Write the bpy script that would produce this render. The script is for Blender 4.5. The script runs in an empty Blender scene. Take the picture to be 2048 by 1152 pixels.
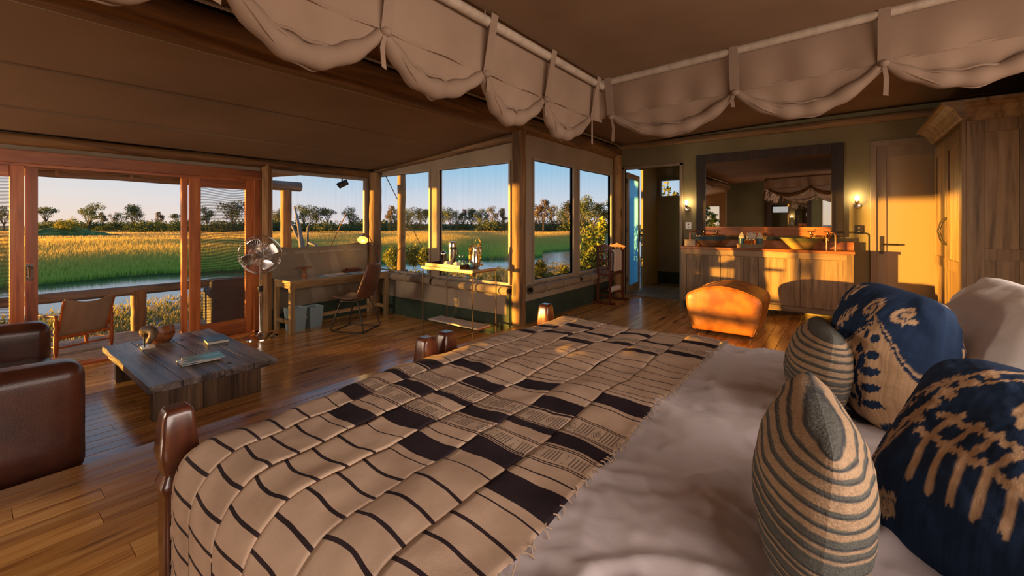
import bpy, bmesh, math, random
import numpy as np
from mathutils import Vector, Matrix, Euler, noise as mnoise
random.seed(7); RNG = np.random.default_rng(7)
PI = math.pi
scene = bpy.context.scene
C = scene.collection
R = math.radians

# ------------------------------------------------------------ camera, light, exposure
FPX = 849.0
cam = bpy.data.cameras.new('camera'); cam.sensor_width = 36; cam.lens = FPX/2048*36
cam.shift_y = -131/2048; cam.clip_end = 2000; cam.clip_start = .02
co = bpy.data.objects.new('camera', cam); C.objects.link(co)
co.location = (0, 0, 1.25); co.rotation_euler = (R(90), 0, R(37.7)); scene.camera = co
scene.view_settings.view_transform = 'Standard'; scene.view_settings.look = 'None'
scene.view_settings.gamma = 1; scene.view_settings.use_curve_mapping = False
scene.view_settings.exposure = 0.0

SUN_AZ = 42.7; SUN_EL = 0.8
w = bpy.data.worlds.new('sky'); scene.world = w; w.use_nodes = True
nt = w.node_tree; nt.nodes.clear()
def wn(t, **k):
    n = nt.nodes.new(t)
    for a, b in k.items(): setattr(n, a, b)
    return n
tc = wn('ShaderNodeTexCoord'); sp = wn('ShaderNodeSeparateXYZ'); nt.links.new(tc.outputs['Generated'], sp.inputs[0])
rp = wn('ShaderNodeValToRGB'); nt.links.new(sp.outputs['Z'], rp.inputs[0])
els = [(0.0, (.78, .70, .72)), (.045, (.66, .71, .80)), (.12, (.36, .60, .80)), (.30, (.15, .40, .68)), (1.0, (.08, .2, .45))]
while len(rp.color_ramp.elements) < len(els): rp.color_ramp.elements.new(.5)
for e, (p, c) in zip(rp.color_ramp.elements, els): e.position = p; e.color = (*c, 1)
# the sun's side of the sky is paler and warmer: mix by direction towards the sun
dp = wn('ShaderNodeVectorMath', operation='DOT_PRODUCT'); nt.links.new(tc.outputs['Generated'], dp.inputs[0])
sx, sy = -math.sin(R(SUN_AZ)), -math.cos(R(SUN_AZ)); dp.inputs[1].default_value = (sx, sy, 0)
mr = wn('ShaderNodeMapRange'); nt.links.new(dp.outputs['Value'], mr.inputs[0])
mr.inputs[1].default_value = .15; mr.inputs[2].default_value = 1.0
mxs = wn('ShaderNodeMix', data_type='RGBA'); nt.links.new(mr.outputs[0], mxs.inputs[0])
nt.links.new(rp.outputs[0], mxs.inputs[6])
rp2 = wn('ShaderNodeValToRGB'); nt.links.new(sp.outputs['Z'], rp2.inputs[0])
els2 = [(0.0, (1.0, .74, .5)), (.1, (.86, .78, .74)), (.4, (.40, .55, .75)), (1.0, (.08, .2, .45))]
while len(rp2.color_ramp.elements) < 4: rp2.color_ramp.elements.new(.5)
for e, (p, c) in zip(rp2.color_ramp.elements, els2): e.position = p; e.color = (*c, 1)
nt.links.new(rp2.outputs[0], mxs.inputs[7])
bg = wn('ShaderNodeBackground'); bg.inputs[1].default_value = 1.0; nt.links.new(mxs.outputs[2], bg.inputs[0])
ow = wn('ShaderNodeOutputWorld'); nt.links.new(bg.outputs[0], ow.inputs[0])

sl = bpy.data.lights.new('sun', 'SUN'); sl.energy = 22.0; sl.angle = R(.7); sl.color = (1, .49, .07)
so = bpy.data.objects.new('sun', sl); C.objects.link(so)
sd = Vector((math.sin(R(SUN_AZ))*math.cos(R(SUN_EL)), math.cos(R(SUN_AZ))*math.cos(R(SUN_EL)), -math.sin(R(SUN_EL))))
so.rotation_euler = sd.to_track_quat('-Z', 'Y').to_euler(); so.location = (-20, -15, 6)

def area(name, loc, rot, sx_, sy_, power, col):
    l = bpy.data.lights.new(name, 'AREA'); l.shape = 'RECTANGLE'; l.size = sx_; l.size_y = sy_; l.energy = power; l.color = col
    o = bpy.data.objects.new(name, l); C.objects.link(o); o.location = loc; o.rotation_euler = rot; return o
# added fill lamps, set at unseen openings to brighten the lounge and the bed
area('fill_lounge_rear', (-5.35, -3.42, 1.3), (R(62), 0, 0), 1.2, 1.4, 170, (1.0, .78, .58))
area('fill_bed_head', (1.72, .5, 1.45), (R(66), 0, R(90)), 4.0, 1.25, 138, (1.0, .80, .66))

def point(name, loc, power, col, rad=.05):
    l = bpy.data.lights.new(name, 'POINT'); l.energy = power; l.color = col; l.shadow_soft_size = rad
    o = bpy.data.objects.new(name, l); C.objects.link(o); o.location = loc; return o

# ------------------------------------------------------------ helpers
class MB:
    def __init__(s): s.v = []; s.f = []; s.m = []; s.mi = 0
    def add(s, vs, fs):
        o = len(s.v); s.v.extend([tuple(p) for p in vs]); s.f.extend([tuple(i+o for i in f) for f in fs]); s.m.extend([s.mi]*len(fs)); return s
    def box(s, x0, x1, y0, y1, z0, z1):
        return s.add([(x0,y0,z0),(x1,y0,z0),(x1,y1,z0),(x0,y1,z0),(x0,y0,z1),(x1,y0,z1),(x1,y1,z1),(x0,y1,z1)],
                     [(0,3,2,1),(4,5,6,7),(0,1,5,4),(1,2,6,5),(2,3,7,6),(3,0,4,7)])
    def cbox(s, c, d):
        return s.box(c[0]-d[0]/2, c[0]+d[0]/2, c[1]-d[1]/2, c[1]+d[1]/2, c[2]-d[2]/2, c[2]+d[2]/2)
    def prism(s, poly, axis, a0, a1):
        n = len(poly)
        def P(p, a):
            if axis == 'x': return (a, p[0], p[1])
            if axis == 'y': return (p[0], a, p[1])
            return (p[0], p[1], a)
        vs = [P(p, a0) for p in poly] + [P(p, a1) for p in poly]
        return s.add(vs, [tuple(range(n))[::-1], tuple(range(n, 2*n))] + [(i, (i+1) % n, n+(i+1) % n, n+i) for i in range(n)])
    def tube(s, pts, r, n=10, cap=True, closed=False):
        pts = [Vector(p) for p in pts]; m = len(pts)
        rs = r if isinstance(r, (list, tuple)) else [r]*m
        vs = []; up = None
        for i, p in enumerate(pts):
            if closed: t = pts[(i+1) % m]-pts[i-1]
            else: t = pts[min(i+1, m-1)]-pts[max(i-1, 0)]
            if t.length < 1e-9: t = Vector((0, 0, 1))
            t.normalize()
            if up is None:
                up = Vector((0, 0, 1)) if abs(t.z) < .9 else Vector((1, 0, 0))
            a = (up - t*up.dot(t))
            if a.length < 1e-6: a = t.orthogonal()
            a.normalize(); b = t.cross(a); up = a
            for k in range(n):
                q = 2*PI*k/n; vs.append(p + (a*math.cos(q)+b*math.sin(q))*rs[i])
        fs = []
        for i in range(m if closed else m-1):
            j = (i+1) % m
            for k in range(n): fs.append((i*n+k, i*n+(k+1) % n, j*n+(k+1) % n, j*n+k))
        if cap and not closed: fs.append(tuple(range(n))[::-1]); fs.append(tuple((m-1)*n+k for k in range(n)))
        return s.add(vs, fs)
    def lathe(s, prof, n=24, c=(0, 0, 0), sq=None):
        vs = []
        for (r, z) in prof:
            for k in range(n):
                q = 2*PI*k/n; rr = r
                if sq: rr = r/((abs(math.cos(q))**sq+abs(math.sin(q))**sq)**(1/sq))
                vs.append((c[0]+rr*math.cos(q), c[1]+rr*math.sin(q), c[2]+z))
        fs = []
        for i in range(len(prof)-1):
            for k in range(n): fs.append((i*n+k, i*n+(k+1) % n, (i+1)*n+(k+1) % n, (i+1)*n+k))
        if prof[0][0] > 1e-4: fs.append(tuple(range(n))[::-1])
        if prof[-1][0] > 1e-4: fs.append(tuple((len(prof)-1)*n+k for k in range(n)))
        return s.add(vs, fs)
    def grid(s, fn, nu, nv):
        vs = [fn(i/nu, j/nv) for j in range(nv+1) for i in range(nu+1)]
        return s.add(vs, [(j*(nu+1)+i, j*(nu+1)+i+1, (j+1)*(nu+1)+i+1, (j+1)*(nu+1)+i) for j in range(nv) for i in range(nu)])
    def sphere(s, c, r, n=12, sc=(1, 1, 1)):
        vs = []; m = n//2+1
        for i in range(m+1):
            a = PI*i/m
            for k in range(n):
                q = 2*PI*k/n
                vs.append((c[0]+r*sc[0]*math.sin(a)*math.cos(q), c[1]+r*sc[1]*math.sin(a)*math.sin(q), c[2]-r*sc[2]*math.cos(a)))
        return s.add(vs, [(i*n+k, i*n+(k+1) % n, (i+1)*n+(k+1) % n, (i+1)*n+k) for i in range(m) for k in range(n)])
    def mesh(s, name):
        me = bpy.data.meshes.new(name); me.from_pydata(s.v, [], s.f); me.update(); return me
    def build(s, name, mats, parent=None, smooth=False, bevel=0, solid=0, loc=None, sub=0, off=-1):
        me = s.mesh(name)
        mats = mats if isinstance(mats, (list, tuple)) else [mats]
        for m in mats: me.materials.append(m)
        if len(mats) > 1: me.polygons.foreach_set('material_index', s.m)
        o = bpy.data.objects.new(name, me); C.objects.link(o)
        if smooth:
            me.polygons.foreach_set('use_smooth', [True]*len(me.polygons))
            if smooth == 'auto':
                me.set_sharp_from_angle(angle=R(40))
        if parent: o.parent = parent
        if loc: o.location = loc
        if solid: md = o.modifiers.new('s', 'SOLIDIFY'); md.thickness = solid; md.offset = off
        if sub: md = o.modifiers.new('u', 'SUBSURF'); md.levels = md.render_levels = sub
        if bevel: md = o.modifiers.new('b', 'BEVEL'); md.width = bevel; md.segments = 2; md.limit_method = 'ANGLE'; md.harden_normals = False
        return o

def tag(o, label=None, cat=None, group=None, kind=None):
    if label: o['label'] = label
    if cat: o['category'] = cat
    if group: o['group'] = group
    if kind: o['kind'] = kind
    return o
def thing(name, label, cat, loc=(0, 0, 0), rot=0, group=None):
    o = bpy.data.objects.new(name, None); C.objects.link(o); o.empty_display_size = .05
    o.location = loc; o.rotation_euler = rot if isinstance(rot, (tuple, list)) else (0, 0, rot)
    return tag(o, label, cat, group)
def struct(o): o['kind'] = 'structure'; return o
def copy_tree(o, loc, rot=None, label=None, scale=None):
    def cp(a, par):
        c = a.copy(); C.objects.link(c); c.parent = par
        for ch in list(a.children):
            cp(ch, c)
        return c
    kids = list(o.children)
    c = o.copy(); C.objects.link(c); c.parent = None
    for k in kids: cp(k, c)
    c.location = loc
    if rot is not None: c.rotation_euler = rot if isinstance(rot, (tuple, list)) else (0, 0, rot)
    if scale is not None: c.scale = (scale,)*3 if not isinstance(scale, (tuple, list)) else scale
    if label: c['label'] = label
    return c

# ------------------------------------------------------------ materials
def newmat(name):
    m = bpy.data.materials.new(name); m.use_nodes = True
    t = m.node_tree; b = t.nodes['Principled BSDF']; return m, t, b
def N(t, ty, **k):
    n = t.nodes.new(ty)
    for a, b in k.items(): setattr(n, a, b)
    return n
def ramp(t, src, stops):
    r = N(t, 'ShaderNodeValToRGB'); t.links.new(src, r.inputs[0])
    while len(r.color_ramp.elements) < len(stops): r.color_ramp.elements.new(.5)
    for e, (p, c) in zip(r.color_ramp.elements, stops): e.position = p; e.color = (*c, 1)
    return r.outputs[0]
def coords(t, world, scale, jitter=False):
    if world: src = N(t, 'ShaderNodeNewGeometry').outputs['Position']
    else: src = N(t, 'ShaderNodeTexCoord').outputs['Object']
    if jitter:
        oi = N(t, 'ShaderNodeObjectInfo'); ma = N(t, 'ShaderNodeMath', operation='MULTIPLY'); ma.inputs[1].default_value = 37
        t.links.new(oi.outputs['Random'], ma.inputs[0]); ad = N(t, 'ShaderNodeVectorMath', operation='ADD')
        t.links.new(src, ad.inputs[0]); t.links.new(ma.outputs[0], ad.inputs[1]); src = ad.outputs[0]
    mp = N(t, 'ShaderNodeMapping'); mp.inputs['Scale'].default_value = scale; t.links.new(src, mp.inputs[0])
    return mp.outputs[0]
def bump(t, b, src, st, dist=.01):
    bp = N(t, 'ShaderNodeBump'); bp.inputs['Strength'].default_value = st; bp.inputs['Distance'].default_value = dist
    t.links.new(src, bp.inputs['Height']); t.links.new(bp.outputs[0], b.inputs['Normal'])
def plain(name, col, rough=.5, metal=0, emit=None, es=1, spec=.5):
    m, t, b = newmat(name); b.inputs['Base Color'].default_value = (*col, 1); b.inputs['Roughness'].default_value = rough
    b.inputs['Metallic'].default_value = metal; b.inputs['Specular IOR Level'].default_value = spec
    n = N(t, 'ShaderNodeTexNoise'); n.inputs['Scale'].default_value = 25; t.links.new(coords(t, False, (1, 1, 1)), n.inputs['Vector'])
    mr_ = N(t, 'ShaderNodeMapRange'); t.links.new(n.outputs[0], mr_.inputs[0]); mr_.inputs[3].default_value = max(0, rough-.08); mr_.inputs[4].default_value = min(1, rough+.08)
    t.links.new(mr_.outputs[0], b.inputs['Roughness'])
    if emit: b.inputs['Emission Color'].default_value = (*emit, 1); b.inputs['Emission Strength'].default_value = es
    return m
def wood(name, cs, rough=.45, grain='Y', sc=1.0, world=False, knots=True, bst=.15, coat=0, var=.35, jitter=True, spec=.5):
    m, t, b = newmat(name)
    a, c = 1.2*sc, 16*sc
    s = {'X': (a, c, c), 'Y': (c, a, c), 'Z': (c, c, a)}[grain]
    v = coords(t, world, s, jitter)
    n = N(t, 'ShaderNodeTexNoise'); n.inputs['Scale'].default_value = 1; n.inputs['Detail'].default_value = 5; n.inputs['Distortion'].default_value = .6
    t.links.new(v, n.inputs['Vector'])
    wv = N(t, 'ShaderNodeTexNoise'); wv.inputs['Scale'].default_value = 5; wv.inputs['Detail'].default_value = 3; t.links.new(v, wv.inputs['Vector'])
    mx = N(t, 'ShaderNodeMath', operation='MULTIPLY_ADD'); t.links.new(wv.outputs[0], mx.inputs[0]); mx.inputs[1].default_value = .35
    t.links.new(n.outputs[0], mx.inputs[2])
    sb = N(t, 'ShaderNodeMath', operation='SUBTRACT'); t.links.new(mx.outputs[0], sb.inputs[0]); sb.inputs[1].default_value = .17
    col = ramp(t, sb.outputs[0], [(.3, cs[0]), (.5, cs[1]), (.72, cs[2])])
    if knots:
        k = {'X': (2.2, 9, 9), 'Y': (9, 2.2, 9), 'Z': (9, 9, 2.2)}[grain]
        kv = coords(t, world, tuple(q*sc for q in k), jitter)
        vo = N(t, 'ShaderNodeTexVoronoi'); vo.inputs['Scale'].default_value = .55; t.links.new(kv, vo.inputs['Vector'])
        kr = ramp(t, vo.outputs['Distance'], [(.06, (1, 1, 1)), (.15, (0, 0, 0))])
        mk = N(t, 'ShaderNodeMix', data_type='RGBA'); t.links.new(kr, mk.inputs[0]); t.links.new(col, mk.inputs[6])
        mk.inputs[7].default_value = (*[q*.35 for q in cs[0]], 1); col = mk.outputs[2]
    if var:
        oi = N(t, 'ShaderNodeObjectInfo'); mr_ = N(t, 'ShaderNodeMapRange'); t.links.new(oi.outputs['Random'], mr_.inputs[0])
        mr_.inputs[3].default_value = 1-var; mr_.inputs[4].default_value = 1+var*.6
        hv = N(t, 'ShaderNodeHueSaturation'); t.links.new(col, hv.inputs['Color']); t.links.new(mr_.outputs[0], hv.inputs['Value']); col = hv.outputs[0]
    t.links.new(col, b.inputs['Base Color']); b.inputs['Roughness'].default_value = rough; b.inputs['Specular IOR Level'].default_value = spec
    bump(t, b, sb.outputs[0], bst, .004)
    if coat: b.inputs['Coat Weight'].default_value = coat; b.inputs['Coat Roughness'].default_value = .12
    return m
def cloth(name, c1, c2, weave=260, wr=3.0, bst=.25, rough=.9, trans=0, sheen=0, mott=(.35, .7)):
    m, t, b = newmat(name)
    n = N(t, 'ShaderNodeTexNoise'); n.inputs['Scale'].default_value = wr; n.inputs['Detail'].default_value = 6
    v = coords(t, False, (1, 1, 1)); t.links.new(v, n.inputs['Vector'])
    col = ramp(t, n.outputs[0], [(mott[0], c1), (mott[1], c2)]); t.links.new(col, b.inputs['Base Color'])
    n2 = N(t, 'ShaderNodeTexNoise'); n2.inputs['Scale'].default_value = weave; t.links.new(v, n2.inputs['Vector'])
    ad = N(t, 'ShaderNodeMath', operation='MULTIPLY_ADD'); t.links.new(n2.outputs[0], ad.inputs[0]); ad.inputs[1].default_value = .3; t.links.new(n.outputs[0], ad.inputs[2])
    bump(t, b, ad.outputs[0], bst, .01)
    b.inputs['Roughness'].default_value = rough; b.inputs['Specular IOR Level'].default_value = .2
    if sheen: b.inputs['Sheen Weight'].default_value = sheen
    if trans:
        o = t.nodes['Material Output']; tr = N(t, 'ShaderNodeBsdfTranslucent'); t.links.new(col, tr.inputs[0])
        mx = N(t, 'ShaderNodeMixShader'); mx.inputs[0].default_value = trans; t.links.new(b.outputs[0], mx.inputs[1]); t.links.new(tr.outputs[0], mx.inputs[2])
        t.links.new(mx.outputs[0], o.inputs[0])
    return m
def leather(name, c1, c2, rough=.35):
    m, t, b = newmat(name); v = coords(t, False, (1, 1, 1))
    n = N(t, 'ShaderNodeTexNoise'); n.inputs['Scale'].default_value = 6; n.inputs['Detail'].default_value = 6; t.links.new(v, n.inputs['Vector'])
    t.links.new(ramp(t, n.outputs[0], [(.35, c1), (.7, c2)]), b.inputs['Base Color'])
    vo = N(t, 'ShaderNodeTexVoronoi'); vo.inputs['Scale'].default_value = 170; t.links.new(v, vo.inputs['Vector'])
    bump(t, b, vo.outputs['Distance'], .12, .003); b.inputs['Roughness'].default_value = rough; return m
def vcol(name, rough=.9, trans=0, bst=.2, weave=300, spec=.2):
    m, t, b = newmat(name); a = N(t, 'ShaderNodeVertexColor'); a.layer_name = 'Col'
    t.links.new(a.outputs[0], b.inputs['Base Color']); b.inputs['Roughness'].default_value = rough; b.inputs['Specular IOR Level'].default_value = spec
    if bst:
        n2 = N(t, 'ShaderNodeTexNoise'); n2.inputs['Scale'].default_value = weave; t.links.new(coords(t, False, (1, 1, 1)), n2.inputs['Vector']); bump(t, b, n2.outputs[0], bst, .004)
    if trans:
        o = t.nodes['Material Output']; tr = N(t, 'ShaderNodeBsdfTranslucent'); t.links.new(a.outputs[0], tr.inputs[0])
        mx = N(t, 'ShaderNodeMixShader'); mx.inputs[0].default_value = trans; t.links.new(b.outputs[0], mx.inputs[1]); t.links.new(tr.outputs[0], mx.inputs[2])
        t.links.new(mx.outputs[0], o.inputs[0])
    return m
def pane_mat(name, clear, tint=(.8, .8, .8), gloss=.04, screen=False):
    m = bpy.data.materials.new(name); m.use_nodes = True; t = m.node_tree; t.nodes.clear()
    o = N(t, 'ShaderNodeOutputMaterial'); tr = N(t, 'ShaderNodeBsdfTransparent'); df = N(t, 'ShaderNodeBsdfDiffuse'); df.inputs[0].default_value = (*tint, 1)
    gl = N(t, 'ShaderNodeBsdfGlossy'); gl.inputs['Roughness'].default_value = .03
    mx = N(t, 'ShaderNodeMixShader'); mx2 = N(t, 'ShaderNodeMixShader'); mx2.inputs[0].default_value = gloss
    t.links.new(df.outputs[0], mx.inputs[1]); t.links.new(tr.outputs[0], mx.inputs[2]); mx.inputs[0].default_value = clear
    v = N(t, 'ShaderNodeNewGeometry').outputs['Position']
    mp = N(t, 'ShaderNodeMapping'); t.links.new(v, mp.inputs[0])
    if screen:
        mp.inputs['Scale'].default_value = (1, 1, 1)
        wv = N(t, 'ShaderNodeTexWave'); wv.wave_type = 'BANDS'; wv.bands_direction = 'Z'; wv.inputs['Scale'].default_value = 9
        wv.inputs['Distortion'].default_value = 9; wv.inputs['Detail'].default_value = 0; wv.inputs['Detail Scale'].default_value = .35
        t.links.new(mp.outputs[0], wv.inputs['Vector'])
        mr_ = N(t, 'ShaderNodeMapRange'); t.links.new(wv.outputs['Fac'], mr_.inputs[0]); mr_.inputs[3].default_value = clear-.2; mr_.inputs[4].default_value = clear+.17
    else:
        mp.inputs['Scale'].default_value = (14, 14, .8)
        wv = N(t, 'ShaderNodeTexNoise'); wv.inputs['Scale'].default_value = 1.5; t.links.new(mp.outputs[0], wv.inputs['Vector'])
        mr_ = N(t, 'ShaderNodeMapRange'); t.links.new(wv.outputs[0], mr_.inputs[0]); mr_.inputs[3].default_value = clear-.05; mr_.inputs[4].default_value = clear+.04
    t.links.new(mr_.outputs[0], mx.inputs[0])
    t.links.new(mx.outputs[0], mx2.inputs[1]); t.links.new(gl.outputs[0], mx2.inputs[2]); t.links.new(mx2.outputs[0], o.inputs[0])
    return m

M = {}
M['floor'] = wood('floor_pine', [(.34, .13, .03), (.62, .30, .08), (.78, .44, .15)], rough=.24, grain='Y', world=True, sc=.9, coat=.35, bst=.08, var=.25)
M['post'] = wood('pole_wood', [(.10, .045, .015), (.26, .13, .045), (.38, .22, .09)], rough=.7, grain='Z', sc=.8, bst=.4)
M['beam'] = wood('beam_wood', [(.09, .04, .013), (.23, .11, .035), (.36, .19, .07)], rough=.65, grain='Y', sc=.7, bst=.4)
M['weathered'] = wood('weathered_pole', [(.07, .055, .04), (.17, .14, .11), (.27, .225, .18)], rough=.85, grain='Y', sc=.7, bst=.5)
M['beamx'] = wood('rafter_wood', [(.07, .04, .018), (.18, .10, .045), (.30, .18, .09)], rough=.7, grain='X', sc=.7, bst=.4)
M['deck'] = wood('weathered_deck', [(.20, .17, .14), (.36, .31, .26), (.50, .44, .37)], rough=.8, grain='Y', sc=.8)
M['redwood'] = wood('door_wood', [(.20, .045, .010), (.37, .10, .022), (.48, .16, .04)], rough=.4, grain='Z', sc=.9, knots=False, spec=.4)
M['redwoody'] = wood('header_wood', [(.20, .045, .010), (.37, .10, .022), (.48, .16, .04)], rough=.4, grain='Y', sc=.9, knots=False)
M['oak'] = wood('weathered_oak', [(.12, .07, .03), (.26, .165, .085), (.36, .24, .13)], rough=.5, grain='Z', sc=.8, bst=.25, knots=False)
M['oaky'] = wood('weathered_oak_lengthwise', [(.12, .07, .03), (.26, .165, .085), (.36, .24, .13)], rough=.5, grain='X', sc=.8, bst=.25, knots=False)
M['deskwood'] = wood('desk_wood', [(.19, .11, .045), (.32, .20, .09), (.42, .28, .14)], rough=.35, grain='Y', sc=.9, knots=False)
M['deskleg'] = wood('desk_leg_wood', [(.19, .11, .045), (.32, .20, .09), (.42, .28, .14)], rough=.4, grain='Z', sc=.9, knots=False)
M['countertop'] = wood('vanity_top_wood', [(.15, .045, .015), (.30, .10, .03), (.42, .17, .06)], rough=.35, grain='X', sc=.9, knots=False)
M['tabletop'] = wood('reclaimed_table_wood', [(.035, .028, .024), (.14, .115, .105), (.30, .26, .24)], rough=.38, grain='X', sc=.9, bst=.7, var=.2)
M['tablebase'] = wood('reclaimed_base_wood', [(.05, .028, .015), (.13, .075, .042), (.22, .14, .08)], rough=.6, grain='Z', sc=.9, bst=.5)
M['darkwood'] = wood('polished_bed_wood', [(.045, .012, .006), (.09, .025, .011), (.14, .045, .018)], rough=.25, grain='Z', sc=.7, knots=False, bst=.05, coat=.5)
M['blackframe'] = wood('dark_mirror_frame', [(.018, .009, .006), (.03, .014, .009), (.045, .02, .012)], rough=.55, grain='Z', knots=False)
M['valetwood'] = wood('valet_wood', [(.07, .018, .01), (.13, .035, .016), (.18, .055, .025)], rough=.35, grain='Z', knots=False)
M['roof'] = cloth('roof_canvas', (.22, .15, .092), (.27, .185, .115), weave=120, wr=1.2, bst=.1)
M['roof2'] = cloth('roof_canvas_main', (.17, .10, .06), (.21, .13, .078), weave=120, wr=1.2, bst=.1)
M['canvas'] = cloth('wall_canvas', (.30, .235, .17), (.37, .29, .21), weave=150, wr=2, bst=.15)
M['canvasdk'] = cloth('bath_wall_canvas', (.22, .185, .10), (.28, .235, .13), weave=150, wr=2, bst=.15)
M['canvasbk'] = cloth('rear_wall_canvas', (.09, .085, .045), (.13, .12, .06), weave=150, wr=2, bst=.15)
M['green'] = cloth('green_band_canvas', (.035, .05, .035), (.05, .07, .05), weave=150, wr=3)
M['khaki'] = cloth('khaki_flap_canvas', (.24, .185, .125), (.30, .235, .165), weave=150, wr=2)
M['net'] = cloth('netting_cotton', (.29, .195, .135), (.36, .25, .18), weave=300, wr=3, bst=.2, trans=.3)
M['nettop'] = cloth('netting_top_cloth', (.25, .155, .09), (.29, .185, .11), weave=300, wr=3, bst=.1, trans=.25)
M['sheet'] = cloth('cotton_bedspread', (.56, .50, .52), (.62, .56, .58), weave=500, wr=2, bst=.1, rough=.6, sheen=.2)
M['whitecloth'] = cloth('white_pillow_cotton', (.74, .70, .68), (.8, .76, .74), weave=500, wr=2, bst=.1, rough=.75)
M['towel'] = cloth('towel_terry', (.62, .52, .44), (.7, .6, .52), weave=600, wr=4, bst=.6)
M['weave'] = cloth('handwoven_tan', (.42, .30, .21), (.55, .41, .30), weave=700, wr=9, bst=.5, mott=(.3, .75))
M['weavedk'] = cloth('handwoven_dark', (.018, .010, .014), (.035, .022, .028), weave=700, wr=9, bst=.4)
M['weaveln'] = cloth('handwoven_dark_line', (.02, .012, .014), (.04, .025, .028), weave=700, wr=9, bst=.4)
M['leather'] = leather('sofa_leather', (.05, .015, .008), (.105, .032, .016), rough=.32)
M['ottoman'] = leather('ottoman_leather', (.24, .07, .012), (.54, .20, .03), rough=.4)
M['chairleather'] = leather('chair_leather', (.10, .04, .022), (.17, .07, .04), rough=.4)
M['steel'] = plain('polished_steel', (.62, .58, .54), .18, 1)
M['chrome'] = plain('chrome', (.75, .73, .70), .08, 1)
M['iron'] = plain('dark_iron', (.05, .04, .035), .45, .7)
M['bronze'] = plain('antique_bronze_rods', (.16, .11, .07), .4, .8)
M['brass'] = plain('brass', (.70, .48, .20), .25, 1)
M['copper'] = plain('copper_pipe', (.68, .30, .17), .3, 1)
M['mirror'] = plain('mirror_glass', (.78, .76, .70), .02, 1); 
for n_ in M['mirror'].node_tree.nodes:
    if n_.type == 'BSDF_PRINCIPLED':
        for l_ in list(M['mirror'].node_tree.links):
            if l_.to_socket == n_.inputs['Roughness']: M['mirror'].node_tree.links.remove(l_)
        n_.inputs['Roughness'].default_value = .01
M['black'] = plain('black_plastic', (.015, .014, .013), .4)
M['white'] = plain('white_ceramic', (.72, .68, .62), .25)
M['marble'] = plain('pale_stone', (.5, .43, .37), .25)
M['framepaint'] = wood('painted_window_frame', [(.30, .23, .17), (.36, .28, .21), (.40, .32, .25)], rough=.5, grain='Z', knots=False, bst=.05, var=.05)
M['doorpaint'] = wood('taupe_door_paint', [(.25, .18, .12), (.29, .215, .145), (.31, .235, .16)], rough=.45, grain='Z', knots=False, bst=.04, var=.05)
M['pane'] = pane_mat('clear_window_sheet', .975, (.12, .13, .14), 0)
M['screen'] = pane_mat('insect_screen', .80, (.10, .08, .07), 0, True)
M['dirtyglass'] = pane_mat('door_glass', .9, (.7, .7, .75), .06)
# ------------------------------------------------------------ the setting
XB, XL, YW, YB = -3.10, -6.03, 4.15, 7.00      # big beam plane, sliding-door wall, tea wall, bath wall
ZL = -.18                                       # sunken lounge floor
XR, YR, YLR = 1.75, -2.2, -3.5
def cells(a0, a1, z0, z1, holes):
    A = sorted(set([a0, a1]+[h for H in holes for h in H[:2]])); Z = sorted(set([z0, z1]+[h for H in holes for h in H[2:]]))
    out = []
    for i in range(len(A)-1):
        for j in range(len(Z)-1):
            ca, cz = (A[i]+A[i+1])/2, (Z[j]+Z[j+1])/2
            if any(H[0] < ca < H[1] and H[2] < cz < H[3] for H in holes): continue
            out.append((A[i], A[i+1], Z[j], Z[j+1]))
    return out
def wall(name, axis, pos, th, a0, a1, z0, z1, holes, mat, top=None):
    mb = MB()
    for (p, q, r, s) in cells(a0, a1, z0, z1, holes):
        if axis == 'x': mb.box(pos, pos+th, p, q, r, s)
        else: mb.box(p, q, pos, pos+th, r, s)
    if top: mb.prism(top, axis if axis == 'x' else 'y', pos, pos+th)
    return struct(mb.build(name, mat))
# floors: a dark sub-floor under single pine boards laid along the room
def floorplanks(name, x0, x1, y0, y1, ztop, wdt, cuts, mat='floor_pine', th=.022, gap=.003, seed=1):
    base = struct(MB().box(x0, x1, y0, y1, ztop-.10, ztop-th).build(name, M['iron']))
    rnd = random.Random(seed); n = round((x1-x0)/wdt); wd = (x1-x0)/n
    lens = {}
    for i in range(n):
        off = rnd.uniform(-.9, .9); ys = [y0]+[c+off for c in cuts if y0+.4 < c+off < y1-.4]+[y1]
        for k in range(len(ys)-1):
            L = ys[k+1]-ys[k]
            key = round(L, 1)
            if key not in lens:
                mb = MB(); h = (wd-gap)/2; c = .0025
                mb.prism([(-h, -th), (h, -th), (h, -c), (h-c, 0), (-h+c, 0), (-h, -c)], 'y', 0, 1)
                lens[key] = mb.build('plank', M[mat]); o = lens[key]
            else:
                o = lens[key].copy(); C.objects.link(o)
            o.parent = base; o.location = (x0+(i+.5)*wd, ys[k], ztop); o.scale = (1, L-.002, 1)
    return base
floorplanks('floor', XL, XB, YLR, YW, ZL, .108, [.6, 2.6], 'floor', seed=3)
floorplanks('floor', XB, XR, YR, YB, 0, .112, [-.4, 2.0, 4.6], 'floor', seed=5)
struct(MB().box(XB-.012, XB, YLR, YW, ZL, -.022).build('trim_1', M['redwoody']))   # riser of the step
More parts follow.
